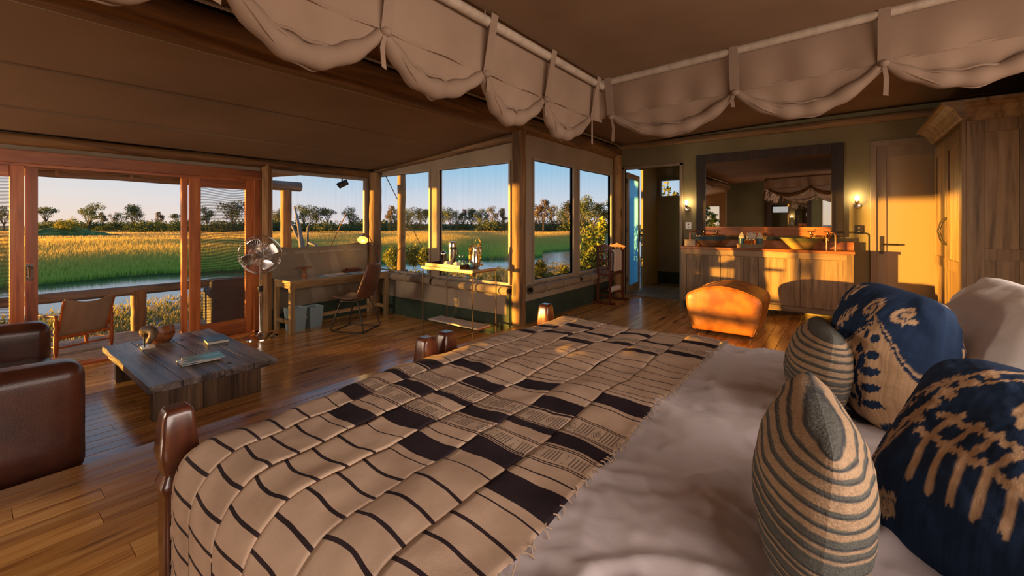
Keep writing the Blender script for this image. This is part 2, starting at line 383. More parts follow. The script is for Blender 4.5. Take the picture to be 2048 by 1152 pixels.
# ceilings
mb = MB(); mb.grid(lambda u, v: (XL-.05+(XB-XL+.05)*u, YLR+(YW-YLR)*v, 2.10+.27*u - .035*math.sin(PI*u)*(.6+.4*math.sin(7*v))), 20, 30)
struct(mb.build('ceiling', M['roof'], smooth=True, solid=.02))
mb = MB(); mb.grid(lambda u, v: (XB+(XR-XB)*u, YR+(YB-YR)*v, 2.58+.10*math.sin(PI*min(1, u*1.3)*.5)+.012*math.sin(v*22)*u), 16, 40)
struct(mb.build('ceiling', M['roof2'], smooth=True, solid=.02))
mb = MB()
for xx in (-5.1, -4.1): mb.box(xx-.006, xx+.006, YLR, YW, 2.10+.27*(xx-XL)/(XB-XL)-.045, 2.10+.27*(xx-XL)/(XB-XL)-.01)
# seams of the roof canvas, sewn lines
struct(mb.build('trim_2', M['roof']))
struct(MB().tube([(XB+.13, YR, 2.555), (XB+.13, YB, 2.555)], .012, 8).build('trim_3', M['canvas'], smooth=True))
struct(MB().box(XB-.115, XB-.10, YLR, YW, 2.335, 2.36).build('trim_4', M['canvas']))

# --- left wall: fascia, header, sliding doors
wall('wall_left', 'x', XL-.05, .04, YLR, YW, ZL, 2.12, [(-3.4, 2.42, ZL, 1.92), (2.50, 3.97, .86, 1.95)], M['canvas'])
mb = MB()   # loose canvas flap with a sagging top edge under the desk window
mb.grid(lambda u, v: (XL+.0+.02*math.sin(u*9)*(1-v)+.012*math.sin(23*u+4*v), 2.50+1.50*u, (ZL+.2)*(1-v)+v*(.885+.04*(2*u-1)**2+.03*u)), 50, 16)
t = tag(mb.build('canvas_flap', M['khaki'], smooth=True, solid=.008), 'khaki canvas flap sagging below the open window behind the desk', 'canvas flap')
struct(MB().box(XL, XL+.02, 2.5, YW, ZL, ZL+.26).build('baseboard_left', M['green']))
# door_1: sliding timber doors
hd = struct(MB().box(XL-.09, XL+.05, -3.42, 2.38, 1.80, 1.92).build('door_1', M['redwoody'], bevel=.004))
MB().box(XL-.02, XL+.02, -3.42, 2.38, 1.775, 1.80).build('track', M['redwoody'], hd)
MB().box(XL-.09, XL+.05, -3.42, 2.38, ZL, ZL+.025).build('sill', M['redwoody'], hd)
MB().box(XL-.09, XL+.05, 2.30, 2.38, ZL, 1.80).build('jamb', M['redwood'], hd, bevel=.004)
def slider(y0, y1, xo, name, pm):
    d = struct(MB().box(xo, xo+.045, y0, y0+.11, ZL+.03, 1.78).build(name, M['redwood'], bevel=.004))
    MB().box(xo, xo+.045, y1-.09, y1, ZL+.03, 1.78).build('stile', M['redwood'], d, bevel=.004)
    MB().box(xo, xo+.045, y0+.11, y1-.09, 1.67, 1.78).build('top_rail', M['redwoody'], d, bevel=.004)
    MB().box(xo, xo+.045, y0+.11, y1-.09, ZL+.03, .03).build('bottom_rail', M['redwoody'], d, bevel=.004)
    MB().box(xo+.02, xo+.024, y0+.11, y1-.09, .03, 1.67).build('pane', M[pm], d)
    return d
slider(1.62, 2.30, XL-.02, 'door_2', 'screen')
MB().box(XL-.09, XL-.03, 1.56, 1.615, ZL+.025, 1.79).build('stile', M['redwood'], hd)
MB().box(XL-.09, XL-.03, -1.10, -1.03, ZL+.025, 1.79).build('stile', M['redwood'], hd)
d = slider(-1.10, .35, XL-.02, 'door_3', 'screen')
MB().box(XL-.09, XL-.04, .36, .44, ZL+.025, 1.79).build('stile', M['redwood'], d)
slider(-2.1, -1.14, XL-.06, 'door_6', 'pane'); slider(-3.3, -2.14, XL-.02, 'door_7', 'pane')
mb = MB(); mb.box(XL-.025, XL-.018, .362, .41, .70, .86); mb.tube([(XL-.02, .38, .73), (XL+.03, .38, .74), (XL+.03, .38, .82), (XL-.02, .38, .83)], .01, 8)
mb.build('handle', M['chrome'], d, smooth='auto')

# window frames helper for canvas walls
def window(name, axis, pos, a0, a1, z0, z1, pm='pane', fw=.028, proud=.03):
    mb = MB()
    def bx(p, q, r, s):
        if axis == 'x': mb.box(pos-.01, pos+proud, p, q, r, s)
        else: mb.box(p, q, pos-proud, pos+.01, r, s)
    bx(a0-fw, a0, z0-fw, z1+fw); bx(a1, a1+fw, z0-fw, z1+fw); bx(a0, a1, z1, z1+fw); bx(a0, a1, z0-fw, z0)
    f = struct(mb.build(name, M['framepaint']))
    p = MB()
    if axis == 'x': p.box(pos+.0, pos+.002, a0, a1, z0, z1)
    else: p.box(a0, a1, pos-.002, pos, z0, z1)
    p.build('pane', M[pm], f); return f
window('window_1', 'x', XL-.02, 2.54, 3.93, .84, 1.92)
# --- tea wall (faces the camera, far side of the lounge)
wall('wall_back', 'y', YW, .04, XL-.05, XB, ZL, 2.06, [(-5.98, -4.72, .50, 1.99), (-4.50, -3.25, .50, 1.99)], M['canvas'],
     top=[(XL-.05, 2.06), (XB, 2.06), (XB, 2.37), (XL-.05, 2.10)])
window('window_2', 'y', YW+.01, -5.98, -4.72, .50, 1.99)
window('window_3', 'y', YW+.01, -4.50, -3.25, .50, 1.99)
struct(MB().box(XL, XB, YW-.015, YW, ZL, ZL+.27).build('baseboard_back', M['green']))
struct(MB().box(-3.28, XB, YW-.022, YW-.015, ZL, .42).build('baseboard_back', M['green'], None))
# --- side wall of the bathroom end (runs along the big beam)
wall('wall_side', 'x', XB-.02, .04, YW, YB, -.02, 2.42, [(4.42, 5.42, .52, 2.04), (5.60, 6.70, .52, 2.04)], M['canvas'])
def windowx2(name, a0, a1, z0, z1):
    mb = MB(); fw = .028
    for (p, q, r, s) in ((a0-fw, a0, z0-fw, z1+fw), (a1, a1+fw, z0-fw, z1+fw), (a0, a1, z1, z1+fw), (a0, a1, z0-fw, z0)):
        mb.box(XB-.02, XB+.045, p, q, r, s)
    f = struct(mb.build(name, M['framepaint'])); MB().box(XB-.002, XB, a0, a1, z0, z1).build('pane', M['pane'], f)
windowx2('window_4', 4.42, 5.42, .52, 2.04); windowx2('window_5', 5.60, 6.70, .52, 2.04)
struct(MB().box(XB+.02, XB+.035, YW, YB, 0, .27).build('baseboard_side', M['green']))
# --- bath wall
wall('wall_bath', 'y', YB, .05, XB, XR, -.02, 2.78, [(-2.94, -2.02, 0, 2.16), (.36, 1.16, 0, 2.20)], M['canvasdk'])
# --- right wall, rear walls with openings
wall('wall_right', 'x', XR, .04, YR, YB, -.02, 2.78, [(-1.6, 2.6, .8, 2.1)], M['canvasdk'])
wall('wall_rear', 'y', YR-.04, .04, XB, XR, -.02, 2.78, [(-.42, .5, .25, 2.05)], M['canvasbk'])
wall('wall_rear', 'y', YLR-.04, .04, XL-.05, XB, ZL, 2.36, [(-5.9, -5.3, .3, 1.72), (-4.35, -3.60, .2, 1.86)], M['canvas'])
wall('wall_rear', 'x', XB-.04, .04, YR, YLR, ZL, 2.6, [], M['canvas'])
window('window_6', 'y', YLR, -4.35, -3.60, .2, 1.86)
window('window_7', 'y', YR, -.42, .5, .25, 2.05)

# --- timber poles and beams
def wpole(name, pts, r, mat, label, cat, seed=0, n=14, par=None, loc=(0, 0, 0)):
    P = [Vector(p) for p in pts]; m = 16; q = []; rs = []
    rnd = random.Random(seed)
    for i in range(m+1):
        u = i/m*(len(P)-1); k = min(int(u), len(P)-2); p = P[k].lerp(P[k+1], u-k)
        q.append(p+Vector((rnd.uniform(-1, 1), rnd.uniform(-1, 1), rnd.uniform(-1, 1)))*r*.06); rs.append(r*(1+rnd.uniform(-.05, .05)))
    q[0] = P[0]; q[-1] = P[-1]
    mb = MB().tube(q, rs, n); o = mb.build(name, M[mat], par, smooth='auto'); o.location = loc
    return tag(o, label, cat) if label else o
wpole('timber_post', [(0, 0, 0), (0, 0, 2.40)], .085, 'post', 'round timber post where the step meets the tea table wall', 'post', 1, loc=(XB, YW, 0))
wpole('timber_post', [(0, 0, 0), (0, 0, 2.40)], .09, 'post', 'dark round timber post beside the towel stand and foyer door', 'post', 2, loc=(XB+.05, YB-.10, 0))
wpole('timber_post', [(0, 0, 0), (0, 0, 2.22)], .095, 'post', 'round timber post in the corner behind the desk lamp', 'post', 3, loc=(XL+.09, YW-.08, ZL))
wpole('timber_post', [(0, 0, 0), (0, 0, 2.20)], .07, 'post', 'squared grey timber post behind the pedestal fan', 'post', 4, loc=(XL+.02, 2.45, ZL), n=6)
wpole('ceiling_beam', [(0, 0, 0), (0, YB-YR+.1, 0)], .115, 'beam', 'long round ceiling beam crossing above the step in the floor', 'beam', 5, loc=(XB, YR, 2.455), n=18)
wpole('wall_plate', [(0, 0, 0), (0, YW-YLR, 0)], .055, 'beam', 'dark log running along the top of the sliding doors', 'beam', 6, loc=(XL+.03, YLR, 2.02))
wpole('rafter', [(0, 0, 0), (XB-XL, 0, .19)], .05, 'beamx', 'weathered rafter sloping up above the tea table windows', 'beam', 7, loc=(XL, YW-.03, 2.10))
wpole('wall_plate', [(0, 0, 0), (XR-XB, 0, 0)], .05, 'beamx', 'dim log along the top of the bathroom wall above the mirror', 'beam', 8, loc=(XB, YB-.05, 2.545))

# --- canvas blinds rolled under the windows
def roll(name, p0, p1, r, label, seed):
    a, b = Vector(p0), Vector(p1); d = b-a; L = d.length; t_ = thing(name, label, 'rolled blind', p0, 0, 'rolled canvas window blinds')
    rnd = random.Random(seed); q = []; rs = []
    for i in range(31): q.append(d*(i/30)); rs.append(r*(1+.07*math.sin(i*1.1+seed)+rnd.uniform(-.03, .03)))
    MB().tube(q, rs, 16).build('canvas_roll', M['khaki'], t_, smooth='auto')
    MB().tube([-d.normalized()*.02, d.normalized()*.001], r*.55, 12).build('batten', M['iron'], t_, smooth='auto')
    MB().tube([d-d.normalized()*.001, d+d.normalized()*.02], r*.55, 12).build('batten', M['iron'], t_, smooth='auto')
    dn = d.normalized(); sd_ = dn.cross(Vector((0, 0, 1)))
    for k in (.22, .62):
        c = d*k; pts = [c+(sd_*math.cos(x)+Vector((0, 0, 1))*math.sin(x))*(r*1.13) for x in np.linspace(0, 2*PI, 17)[:-1]]
        MB().tube(pts, .006, 6, closed=True).build('tie', M['canvas'], t_, smooth=True)
roll('rolled_blind', (-5.96, YW-.07, .42), (-4.60, YW-.07, .42), .055, 'rolled khaki blind under the tea wall window beside the desk', 1)
roll('rolled_blind', (-4.54, YW-.07, .41), (-3.20, YW-.07, .41), .055, 'rolled khaki blind behind the tea table', 2)
roll('rolled_blind', (XB+.09, 4.28, .42), (XB+.09, 5.44, .42), .055, 'rolled khaki blind right of the round post, beneath the wide side window', 3)
roll('rolled_blind', (XB+.09, 5.54, .42), (XB+.09, 6.8, .42), .055, 'rolled khaki blind behind the towel stand', 4)

# --- foyer behind the bath wall
fl = struct(MB().box(-3.2, -1.3, YB-.01, 8.85, -.06, .0).build('floor', M['marble']))
for i in range(5):
    for j in range(4):
        MB().box(-3.18+i*.375, -2.815+i*.375, YB+.06+j*.44, YB+.49+j*.44, 0, .012).build('stone_tile', wood('slate', [(.14, .13, .12), (.22, .2, .17), (.3, .27, .22)], .5, 'X', .5, knots=False) if (i+j) == 0 else bpy.data.materials['slate'], fl, bevel=.004)
wall('wall_foyer', 'y', 8.78, .04, -3.3, -1.3, 0, 2.4, [(-2.90, -2.2, 1.79, 2.10)], M['canvas'])
struct(MB().box(-3.3, -1.3, 8.76, 8.78, 0, .25).build('baseboard_foyer', M['green']))
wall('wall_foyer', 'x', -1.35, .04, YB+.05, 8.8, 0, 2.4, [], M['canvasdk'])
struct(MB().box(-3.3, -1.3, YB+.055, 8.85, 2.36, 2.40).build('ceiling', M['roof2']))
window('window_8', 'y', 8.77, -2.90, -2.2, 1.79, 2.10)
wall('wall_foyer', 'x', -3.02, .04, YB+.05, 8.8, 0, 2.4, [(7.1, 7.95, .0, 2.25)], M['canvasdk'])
# foyer opening trim
mb = MB(); mb.box(-2.985, -2.94, YB-.035, YB+.05, 0, 2.20); mb.box(-2.02, -1.975, YB-.035, YB+.05, 0, 2.20); mb.box(-2.985, -1.975, YB-.035, YB+.05, 2.16, 2.205); mb.box(-2.94, -2.02, YB-.03, YB+.05, 0, .02)
struct(mb.build('trim_5', M['doorpaint'], bevel=.004))
mfrost = bpy.data.materials.new('frosted_sky_tinted_glass'); mfrost.use_nodes = True; t = mfrost.node_tree; t.nodes.clear()
o_ = N(t, 'ShaderNodeOutputMaterial'); tl = N(t, 'ShaderNodeBsdfTranslucent'); tl.inputs[0].default_value = (.42, .80, 1.0, 1)  # blue of the sky behind is put into the glass colour
tp_ = N(t, 'ShaderNodeBsdfTransparent'); tp_.inputs[0].default_value = (.35, .8, 1, 1)
gl = N(t, 'ShaderNodeBsdfGlossy'); gl.inputs['Roughness'].default_value = .2
m1 = N(t, 'ShaderNodeMixShader'); m1.inputs[0].default_value = .06; t.links.new(tl.outputs[0], m1.inputs[1]); t.links.new(gl.outputs[0], m1.inputs[2])
t.links.new(m1.outputs[0], o_.inputs[0])
d = struct(thing('door_4', None, None, (-2.93, YB+.06, .02), R(7)))
LW, LH = .80, 2.10
mb = MB(); fw = .075
mb.box(-.02, .02, 0, fw, 0, LH); mb.box(-.02, .02, LW-fw, LW, 0, LH); mb.box(-.02, .02, fw, LW-fw, 0, .12); mb.box(-.02, .02, fw, LW-fw, LH-.10, LH)
mb.build('door_frame', M['doorpaint'], d, bevel=.003)
MB().box(-.004, .004, fw, LW-fw, .12, LH-.10).build('frosted_pane', mfrost, d)
mb = MB(); mb.box(.02, .03, LW-.055, LW-.02, .88, 1.08); mb.tube([(.03, LW-.04, 1.0), (.07, LW-.04, 1.0), (.07, LW-.16, 1.0)], .009, 8)
mb.build('handle', M['iron'], d, smooth='auto')
for z in (.2, 1.05, 1.9): MB().tube([(0, -.012, z), (0, -.012, z+.09)], .012, 8).build('hinge', M['iron'], d, smooth='auto')

# --- frosted bathroom door
gf = newmat('frosted_cream_glass'); gfm, t, b = gf; b.inputs['Base Color'].default_value = (.36, .26, .155, 1); b.inputs['Roughness'].default_value = .38; b.inputs['Specular IOR Level'].default_value = .5
d = struct(thing('door_5', None, None, (.36, YB, 0)))
mb = MB(); mb.box(-.06, 0, -.03, .05, 0, 2.20); mb.box(.80, .86, -.03, .05, 0, 2.20); mb.box(-.06, .86, -.03, .05, 2.20, 2.27)
mb.build('door_frame', M['doorpaint'], d, bevel=.004)
mb = MB(); mb.box(0, .095, -.012, .03, .01, 2.2); mb.box(.70, .80, -.012, .03, .01, 2.2); mb.box(.095, .70, -.012, .03, .01, .16); mb.box(.095, .70, -.012, .03, 2.06, 2.2)
mb.build('door_leaf', M['doorpaint'], d, bevel=.003)
MB().box(.095, .70, .0, .01, .16, 2.06).build('frosted_pane', gfm, d)
mb = MB(); mb.box(.03, .066, -.022, -.012, .86, 1.08); mb.tube([(.048, -.02, .98), (.048, -.06, .98), (.20, -.06, .98)], .011, 8)
mb.build('handle', M['iron'], d, smooth='auto')
# ------------------------------------------------------------ outdoors
def near_edge(y):      # x of the river's near bank
    return -15.6 + 1.2*math.exp(-((y-16)/7)**2) + 5.0/(1+math.exp(-(y-19)/2.5)) + .35*math.sin(y*.9)
def far_edge(y):
    return near_edge(y) - 7.0 + 2.0*math.exp(-((y-20)/6)**2) - .5*math.sin(y*.5)
WZ = -.98
def gh(x, y):
    if y > 48 or y < -40: k = 0
    n, f = near_edge(y), far_edge(y)
    if x > n: d = min(1, (x-n)/3.5); z = WZ-.05+.27*d
    elif x < f: d = min(1, (f-x)/1.5); z = WZ-.05+.15*d
    else: z = WZ-.3
    return z+.03*math.sin(x*1.7+y)*math.cos(y*1.3)
mgr, t, b = newmat('river_bank_soil')
v = coords(t, True, (1, 1, 1)); n1 = N(t, 'ShaderNodeTexNoise'); n1.inputs['Scale'].default_value = .9; n1.inputs['Detail'].default_value = 8; t.links.new(v, n1.inputs['Vector'])
sx_ = N(t, 'ShaderNodeSeparateXYZ'); t.links.new(v, sx_.inputs[0])
c1 = ramp(t, n1.outputs[0], [(.4, (.22, .19, .18)), (.55, (.34, .29, .25)), (.7, (.36, .29, .14))])
n3 = N(t, 'ShaderNodeTexNoise'); n3.inputs['Scale'].default_value = .12; n3.inputs['Detail'].default_value = 6; t.links.new(v, n3.inputs['Vector'])
c2 = ramp(t, n3.outputs[0], [(.35, (.16, .18, .04)), (.5, (.42, .30, .09)), (.65, (.55, .38, .16))])
mr_ = N(t, 'ShaderNodeMapRange'); t.links.new(sx_.outputs['X'], mr_.inputs[0]); mr_.inputs[1].default_value = -21; mr_.inputs[2].default_value = -17
mxg = N(t, 'ShaderNodeMix', data_type='RGBA'); t.links.new(mr_.outputs[0], mxg.inputs[0]); t.links.new(c2, mxg.inputs[6]); t.links.new(c1, mxg.inputs[7])
t.links.new(mxg.outputs[2], b.inputs['Base Color']); b.inputs['Roughness'].default_value = .95; b.inputs['Specular IOR Level'].default_value = .1
bump(t, b, n1.outputs[0], .6, .08)
xs = sorted(set([-400, -300, -220, -160, -120, -90, -70, -55, -45, -38, -33]+[-30+i*.5 for i in range(60)]+[0, 10, 30, 80, 200, 400]))
ys = sorted(set([-400, -200, -90, -50, -30, -20]+[-15+i*.75 for i in range(90)]+[55, 62, 75, 95, 130, 180, 260, 400]))
mb = MB(); vs = [(x, y, gh(x, y)) for y in ys for x in xs]; nx = len(xs)
mb.add(vs, [(j*nx+i, j*nx+i+1, (j+1)*nx+i+1, (j+1)*nx+i) for j in range(len(ys)-1) for i in range(nx-1)])
struct(mb.build('ground', mgr, smooth=True))
mw, t, b = newmat('river_water'); b.inputs['Base Color'].default_value = (.045, .06, .05, 1); b.inputs['Roughness'].default_value = .12; b.inputs['Specular IOR Level'].default_value = .9
b.inputs['IOR'].default_value = 1.6
v = coords(t, True, (1, 1, 1)); n1 = N(t, 'ShaderNodeTexNoise'); n1.inputs['Scale'].default_value = 3; n1.inputs['Detail'].default_value = 3; t.links.new(v, n1.inputs['Vector']); bump(t, b, n1.outputs[0], .05, .02)
mb = MB(); yy = [-60+i*3 for i in range(51)]
vs = []
for y in yy: vs += [(far_edge(y)-1.2, y, WZ), (near_edge(y)+1.0, y, WZ)]
mb.add(vs, [(2*i, 2*i+1, 2*i+3, 2*i+2) for i in range(len(yy)-1)])
struct(mb.build('river', mw))

def vec_near(y): return -15.6 + 1.2*np.exp(-((y-16)/7)**2) + 5.0/(1+np.exp(-(y-19)/2.5)) + .35*np.sin(y*.9)
def vec_far(y): return vec_near(y) - 7.0 + 2.0*np.exp(-((y-20)/6)**2) - .5*np.sin(y*.5)
def blades(name, label, cat, x, y, z, h, wdt, c_lo, c_hi, lean, mat, seed=0):
    rng = np.random.default_rng(seed); n = len(x)
    th = rng.uniform(0, 2*PI, n); lx, ly = lean*rng.normal(.6, .6, n)*h, lean*rng.normal(.5, .6, n)*h
    dx, dy = np.cos(th)*wdt/2, np.sin(th)*wdt/2
    V = np.zeros((n, 5, 3))
    V[:, 0] = np.stack([x-dx, y-dy, z], 1); V[:, 1] = np.stack([x+dx, y+dy, z], 1)
    mx_, my_ = x+lx*.3, y+ly*.3
    V[:, 2] = np.stack([mx_+dx*.8, my_+dy*.8, z+h*.55], 1); V[:, 3] = np.stack([mx_-dx*.8, my_-dy*.8, z+h*.55], 1)
    V[:, 4] = np.stack([x+lx, y+ly, z+h], 1)
    me = bpy.data.meshes.new(name); me.vertices.add(n*5); me.vertices.foreach_set('co', V.reshape(-1).astype(np.float32))
    base = (np.arange(n)*5)[:, None]
    quads = base+np.array([0, 1, 2, 3]); tris = base+np.array([3, 2, 4])
    loops = np.concatenate([quads, tris], 1).reshape(-1)
    me.loops.add(n*7); me.loops.foreach_set('vertex_index', loops.astype(np.int32))
    me.polygons.add(n*2); st = (np.arange(n)*7)[:, None]+np.array([0, 4]); me.polygons.foreach_set('loop_start', st.reshape(-1).astype(np.int32))
    me.update(calc_edges=True)
    ca = me.color_attributes.new('Col', 'FLOAT_COLOR', 'POINT')
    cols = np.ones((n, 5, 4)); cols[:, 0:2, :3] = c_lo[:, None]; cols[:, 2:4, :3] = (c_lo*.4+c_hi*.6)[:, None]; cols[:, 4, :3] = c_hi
    ca.data.foreach_set('color', cols.reshape(-1).astype(np.float32))
    me.materials.append(mat); o = bpy.data.objects.new(name, me); C.objects.link(o); return tag(o, label, cat, None, 'stuff')
mreed = vcol('reed_blades', .8, .5, 0)
rng = np.random.default_rng(3)
def field_points(n, r0, r1, a0, a1, power=1.0):
    ang = rng.uniform(R(a0), R(a1), n); u = rng.uniform(0, 1, n); r = r0*(r1/r0)**(u**power)
    return -np.sin(ang)*r, np.cos(ang)*r, r
x, y, r = field_points(330000, 15, 150, 26, 99, .95)      # angle measured from +Y towards -X
m_ = x < vec_far(y)+.25; 
x, y, r = x[m_], y[m_], r[m_]
def nz(x, y, s, k): return .5+.5*np.sin(x*s+1.7*np.sin(y*s*.8+k)+k)*np.cos(y*s*1.1+1.3*np.sin(x*s*.7+2*k))
edge = np.clip((vec_far(y)-x)/9.0, 0, 1)
pat = .45*nz(x, y, .07, 1)+.3*nz(x, y, .21, 4)+.25*rng.uniform(0, 1, len(x))
gold = np.clip(edge*.75+pat*.65-.15 + np.clip((r-30)/80, 0, .3), 0, 1)[:, None]
lo = (1-gold)*np.array([.30, .52, .07])+gold*np.array([.50, .50, .10]); hi = (1-gold)*np.array([.48, .60, .10])+gold*np.array([.78, .52, .14])
far_ = np.clip((r-45)/60, 0, 1)[:, None]; hi = hi*(1-far_)+np.array([.78, .50, .22])*far_; lo = lo*(1-far_)+np.array([.5, .36, .11])*far_
h = (.40+.40*nz(x, y, .16, 2)+.25*rng.uniform(0, 1, len(x)))*(.30+.80*edge)*np.clip(1.25-r/140, .35, 1)
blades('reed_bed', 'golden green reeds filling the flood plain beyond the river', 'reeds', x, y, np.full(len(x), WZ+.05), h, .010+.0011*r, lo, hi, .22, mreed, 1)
x, y, r = field_points(110000, 8.2, 30, 10, 99, 1.0)
cx_, cy_, cr_ = field_points(5200, 8.2, 26, 10, 99, 1.0)
x2 = np.repeat(cx_, 34)+rng.normal(0, .07, 5200*34)*np.repeat(rng.uniform(.5, 2.2, 5200), 34); y2 = np.repeat(cy_, 34)+rng.normal(0, .07, 5200*34)*np.repeat(rng.uniform(.5, 2.2, 5200), 34)
x = np.concatenate([x, x2]); y = np.concatenate([y, y2]); r = np.concatenate([r, np.repeat(cr_, 34)])
k_ = (rng.uniform(0, 1, len(x)) < np.clip((x-vec_near(y)-.5)/4.5, .12, 1)) & (x > vec_near(y)+.7) & (x < -8.0) & ((np.arange(len(x)) > 110000) | (nz(x, y, 1.1, 3)*nz(x, y, .55, 1) > .42))

x, y, r = x[k_], y[k_], r[k_]; n_ = len(x); q = rng.uniform(0, 1, (n_, 1))
near_ = np.clip((x+12)/3, 0, 1)[:, None]
hi = (q*np.array([.62, .42, .13])+(1-q)*np.array([.30, .34, .07]))*.9; hi = hi*(1-near_*.6)+near_*.6*np.array([.75, .48, .16])
blades('bank_grass', 'short yellow grass tufts on the sandy near river bank', 'grass', x, y, np.full(n_, WZ+.14)+.08*np.clip((x-vec_near(y))/3.5, 0, 1), .04+.13*rng.uniform(0, 1, n_)**2, .012+.0006*r, hi*.6, hi, .5, mreed, 2)

# trees
mleaf = vcol('tree_leaves', .8, .25, 0)
mbark = wood('tree_bark', [(.08, .055, .04), (.15, .11, .08), (.22, .17, .13)], .9, 'Z', 1, knots=False)
def leaves(name, blobs, n, size, c1, c2, parent=None, seed=0, elong=1.0):
    rng = np.random.default_rng(seed); B = np.array([b[:3] for b in blobs]); S = np.array([b[3:6] for b in blobs]); wgt = np.array([b[3]*b[4]*b[5] for b in blobs])**.7
    idx = rng.choice(len(blobs), n, p=wgt/wgt.sum()); d = rng.normal(size=(n, 3)); d /= np.linalg.norm(d, axis=1)[:, None]
    rad = rng.uniform(.25, 1.05, n)**.6; p = B[idx]+d*S[idx]*rad[:, None]
    a = rng.normal(size=(n, 3)); a /= np.linalg.norm(a, axis=1)[:, None]; b_ = np.cross(a, rng.normal(size=(n, 3))); b_ /= np.linalg.norm(b_, axis=1)[:, None]
    s = size*rng.uniform(.6, 1.3, n)[:, None]
    V = np.stack([p-a*s*elong, p-b_*s*.45, p+a*s*elong, p+b_*s*.45], 1)
    me = bpy.data.meshes.new(name); me.vertices.add(n*4); me.vertices.foreach_set('co', V.reshape(-1).astype(np.float32))
    me.loops.add(n*4); me.loops.foreach_set('vertex_index', np.arange(n*4, dtype=np.int32)); me.polygons.add(n); me.polygons.foreach_set('loop_start', np.arange(0, n*4, 4, dtype=np.int32)); me.update(calc_edges=True)
    ca = me.color_attributes.new('Col', 'FLOAT_COLOR', 'POINT'); q = rng.uniform(0, 1, (n, 1)); col = np.ones((n, 4)); col[:, :3] = np.array(c1)*(1-q)+np.array(c2)*q
    ca.data.foreach_set('color', np.repeat(col, 4, 0).reshape(-1).astype(np.float32)); me.materials.append(mleaf)
    o = bpy.data.objects.new(name, me); C.objects.link(o)
    if parent: o.parent = parent
    return o
def maketree(seed, H, W, kind, c1, c2, nl=1500, size=.2):
    rnd = random.Random(seed); t_ = thing('tree', None, 'tree'); tips = []; mb = MB()
    hb = H*(.32 if kind != 'flat' else .5)
    mb.tube([(0, 0, -.3), (rnd.uniform(-.1, .1)*H*.2, 0, hb*.6), (rnd.uniform(-.1, .1)*H*.3, rnd.uniform(-.1, .1)*H*.3, hb)], [H*.035, H*.028, H*.022], 6)
    for k in range(7):
        a = rnd.uniform(0, 2*PI); rr = rnd.uniform(.25, 1)*W*.36; z = H*(rnd.uniform(.5, .88) if kind != 'flat' else rnd.uniform(.8, .92))
        tip = (rr*math.cos(a), rr*math.sin(a), z); tips.append(tip)
        mb.tube([(0, 0, hb*.8), (tip[0]*.5, tip[1]*.5, (hb+z)/2), tip], [H*.018, H*.012, H*.005], 5)
    mb.build('trunk', mbark, t_, smooth=True)
    bl = []
    for tp in tips+[(0, 0, H*.9), (0, 0, H*.7)]:
        for _ in range(3):
            s = W*rnd.uniform(.10, .19); f = .45 if kind == 'flat' else .8
            bl.append((tp[0]+rnd.uniform(-.12, .12)*W, tp[1]+rnd.uniform(-.12, .12)*W, min(tp[2]+rnd.uniform(-.06, .07)*H, H-s*f*.6), s, s, s*f))
    if kind == 'low':
        bl += [(rnd.uniform(-.4, .4)*W, rnd.uniform(-.4, .4)*W, H*.3, W*.2, W*.2, H*.25) for _ in range(6)]
    leaves('crown', bl, nl, size, c1, c2, t_, seed); return t_
G1, G2 = (.07, .10, .035), (.24, .25, .08)
protos = [maketree(11, 7, 7, 'round', G1, G2), maketree(12, 7, 8.5, 'flat', G1, (.15, .15, .06)), maketree(13, 7, 6, 'low', (.08, .085, .04), (.24, .19, .09)),
          maketree(14, 7, 5, 'round', (.10, .08, .05), (.30, .20, .11)), maketree(15, 7, 9, 'round', (.04, .06, .03), (.12, .14, .05), 2200)]
def dirxy(u):
    s = (u-1024)/FPX; return (-.6115+.7912*s, .7912+.6115*s)
used = set()
def puttree(u, t_, toppx, k, label, wide=1.0):
    dx, dy = dirxy(u); H = (445-toppx)/FPX*t_+1.25-WZ
    loc = (dx*t_, dy*t_, WZ+.02); sc = H/7
    if k not in used: used.add(k); o = protos[k]; o.location = loc; o.scale = (sc*wide, sc*wide, sc); o.rotation_euler.z = u
    else: o = copy_tree(protos[k], loc, u*1.3, None, (sc*wide, sc*wide, sc))
    o['label'] = label; return o
LD = 'beyond the doorway'
T1 = puttree(92, 95, 415, 1, 'flat topped lone tree just inside the first stile of the wide doorway', .75)
puttree(178, 88, 407, 0, 'tall dark leafy tree above the grassy mound '+LD, .9)
puttree(232, 110, 424, 2, 'small pale tree between the two big trees '+LD, .7)
puttree(268, 92, 411, 4, 'broad spreading dark tree in the middle of the far bank '+LD, .8)
puttree(318, 120, 424, 3, 'sparse small tree left of the lit door stile '+LD, .8)
puttree(352, 120, 428, 1, 'tiny flat tree right at the lit door stile '+LD, .8)
puttree(205, 110, 425, 3, 'thin dry tree tucked behind the tall dark tree '+LD, .7)
puttree(415, 95, 415, 0, 'round dark tree seen through the mesh door, nearer its hinge stile', .8)
puttree(468, 92, 404, 4, 'large dark tree seen through the mesh door, nearer the fan', .8)
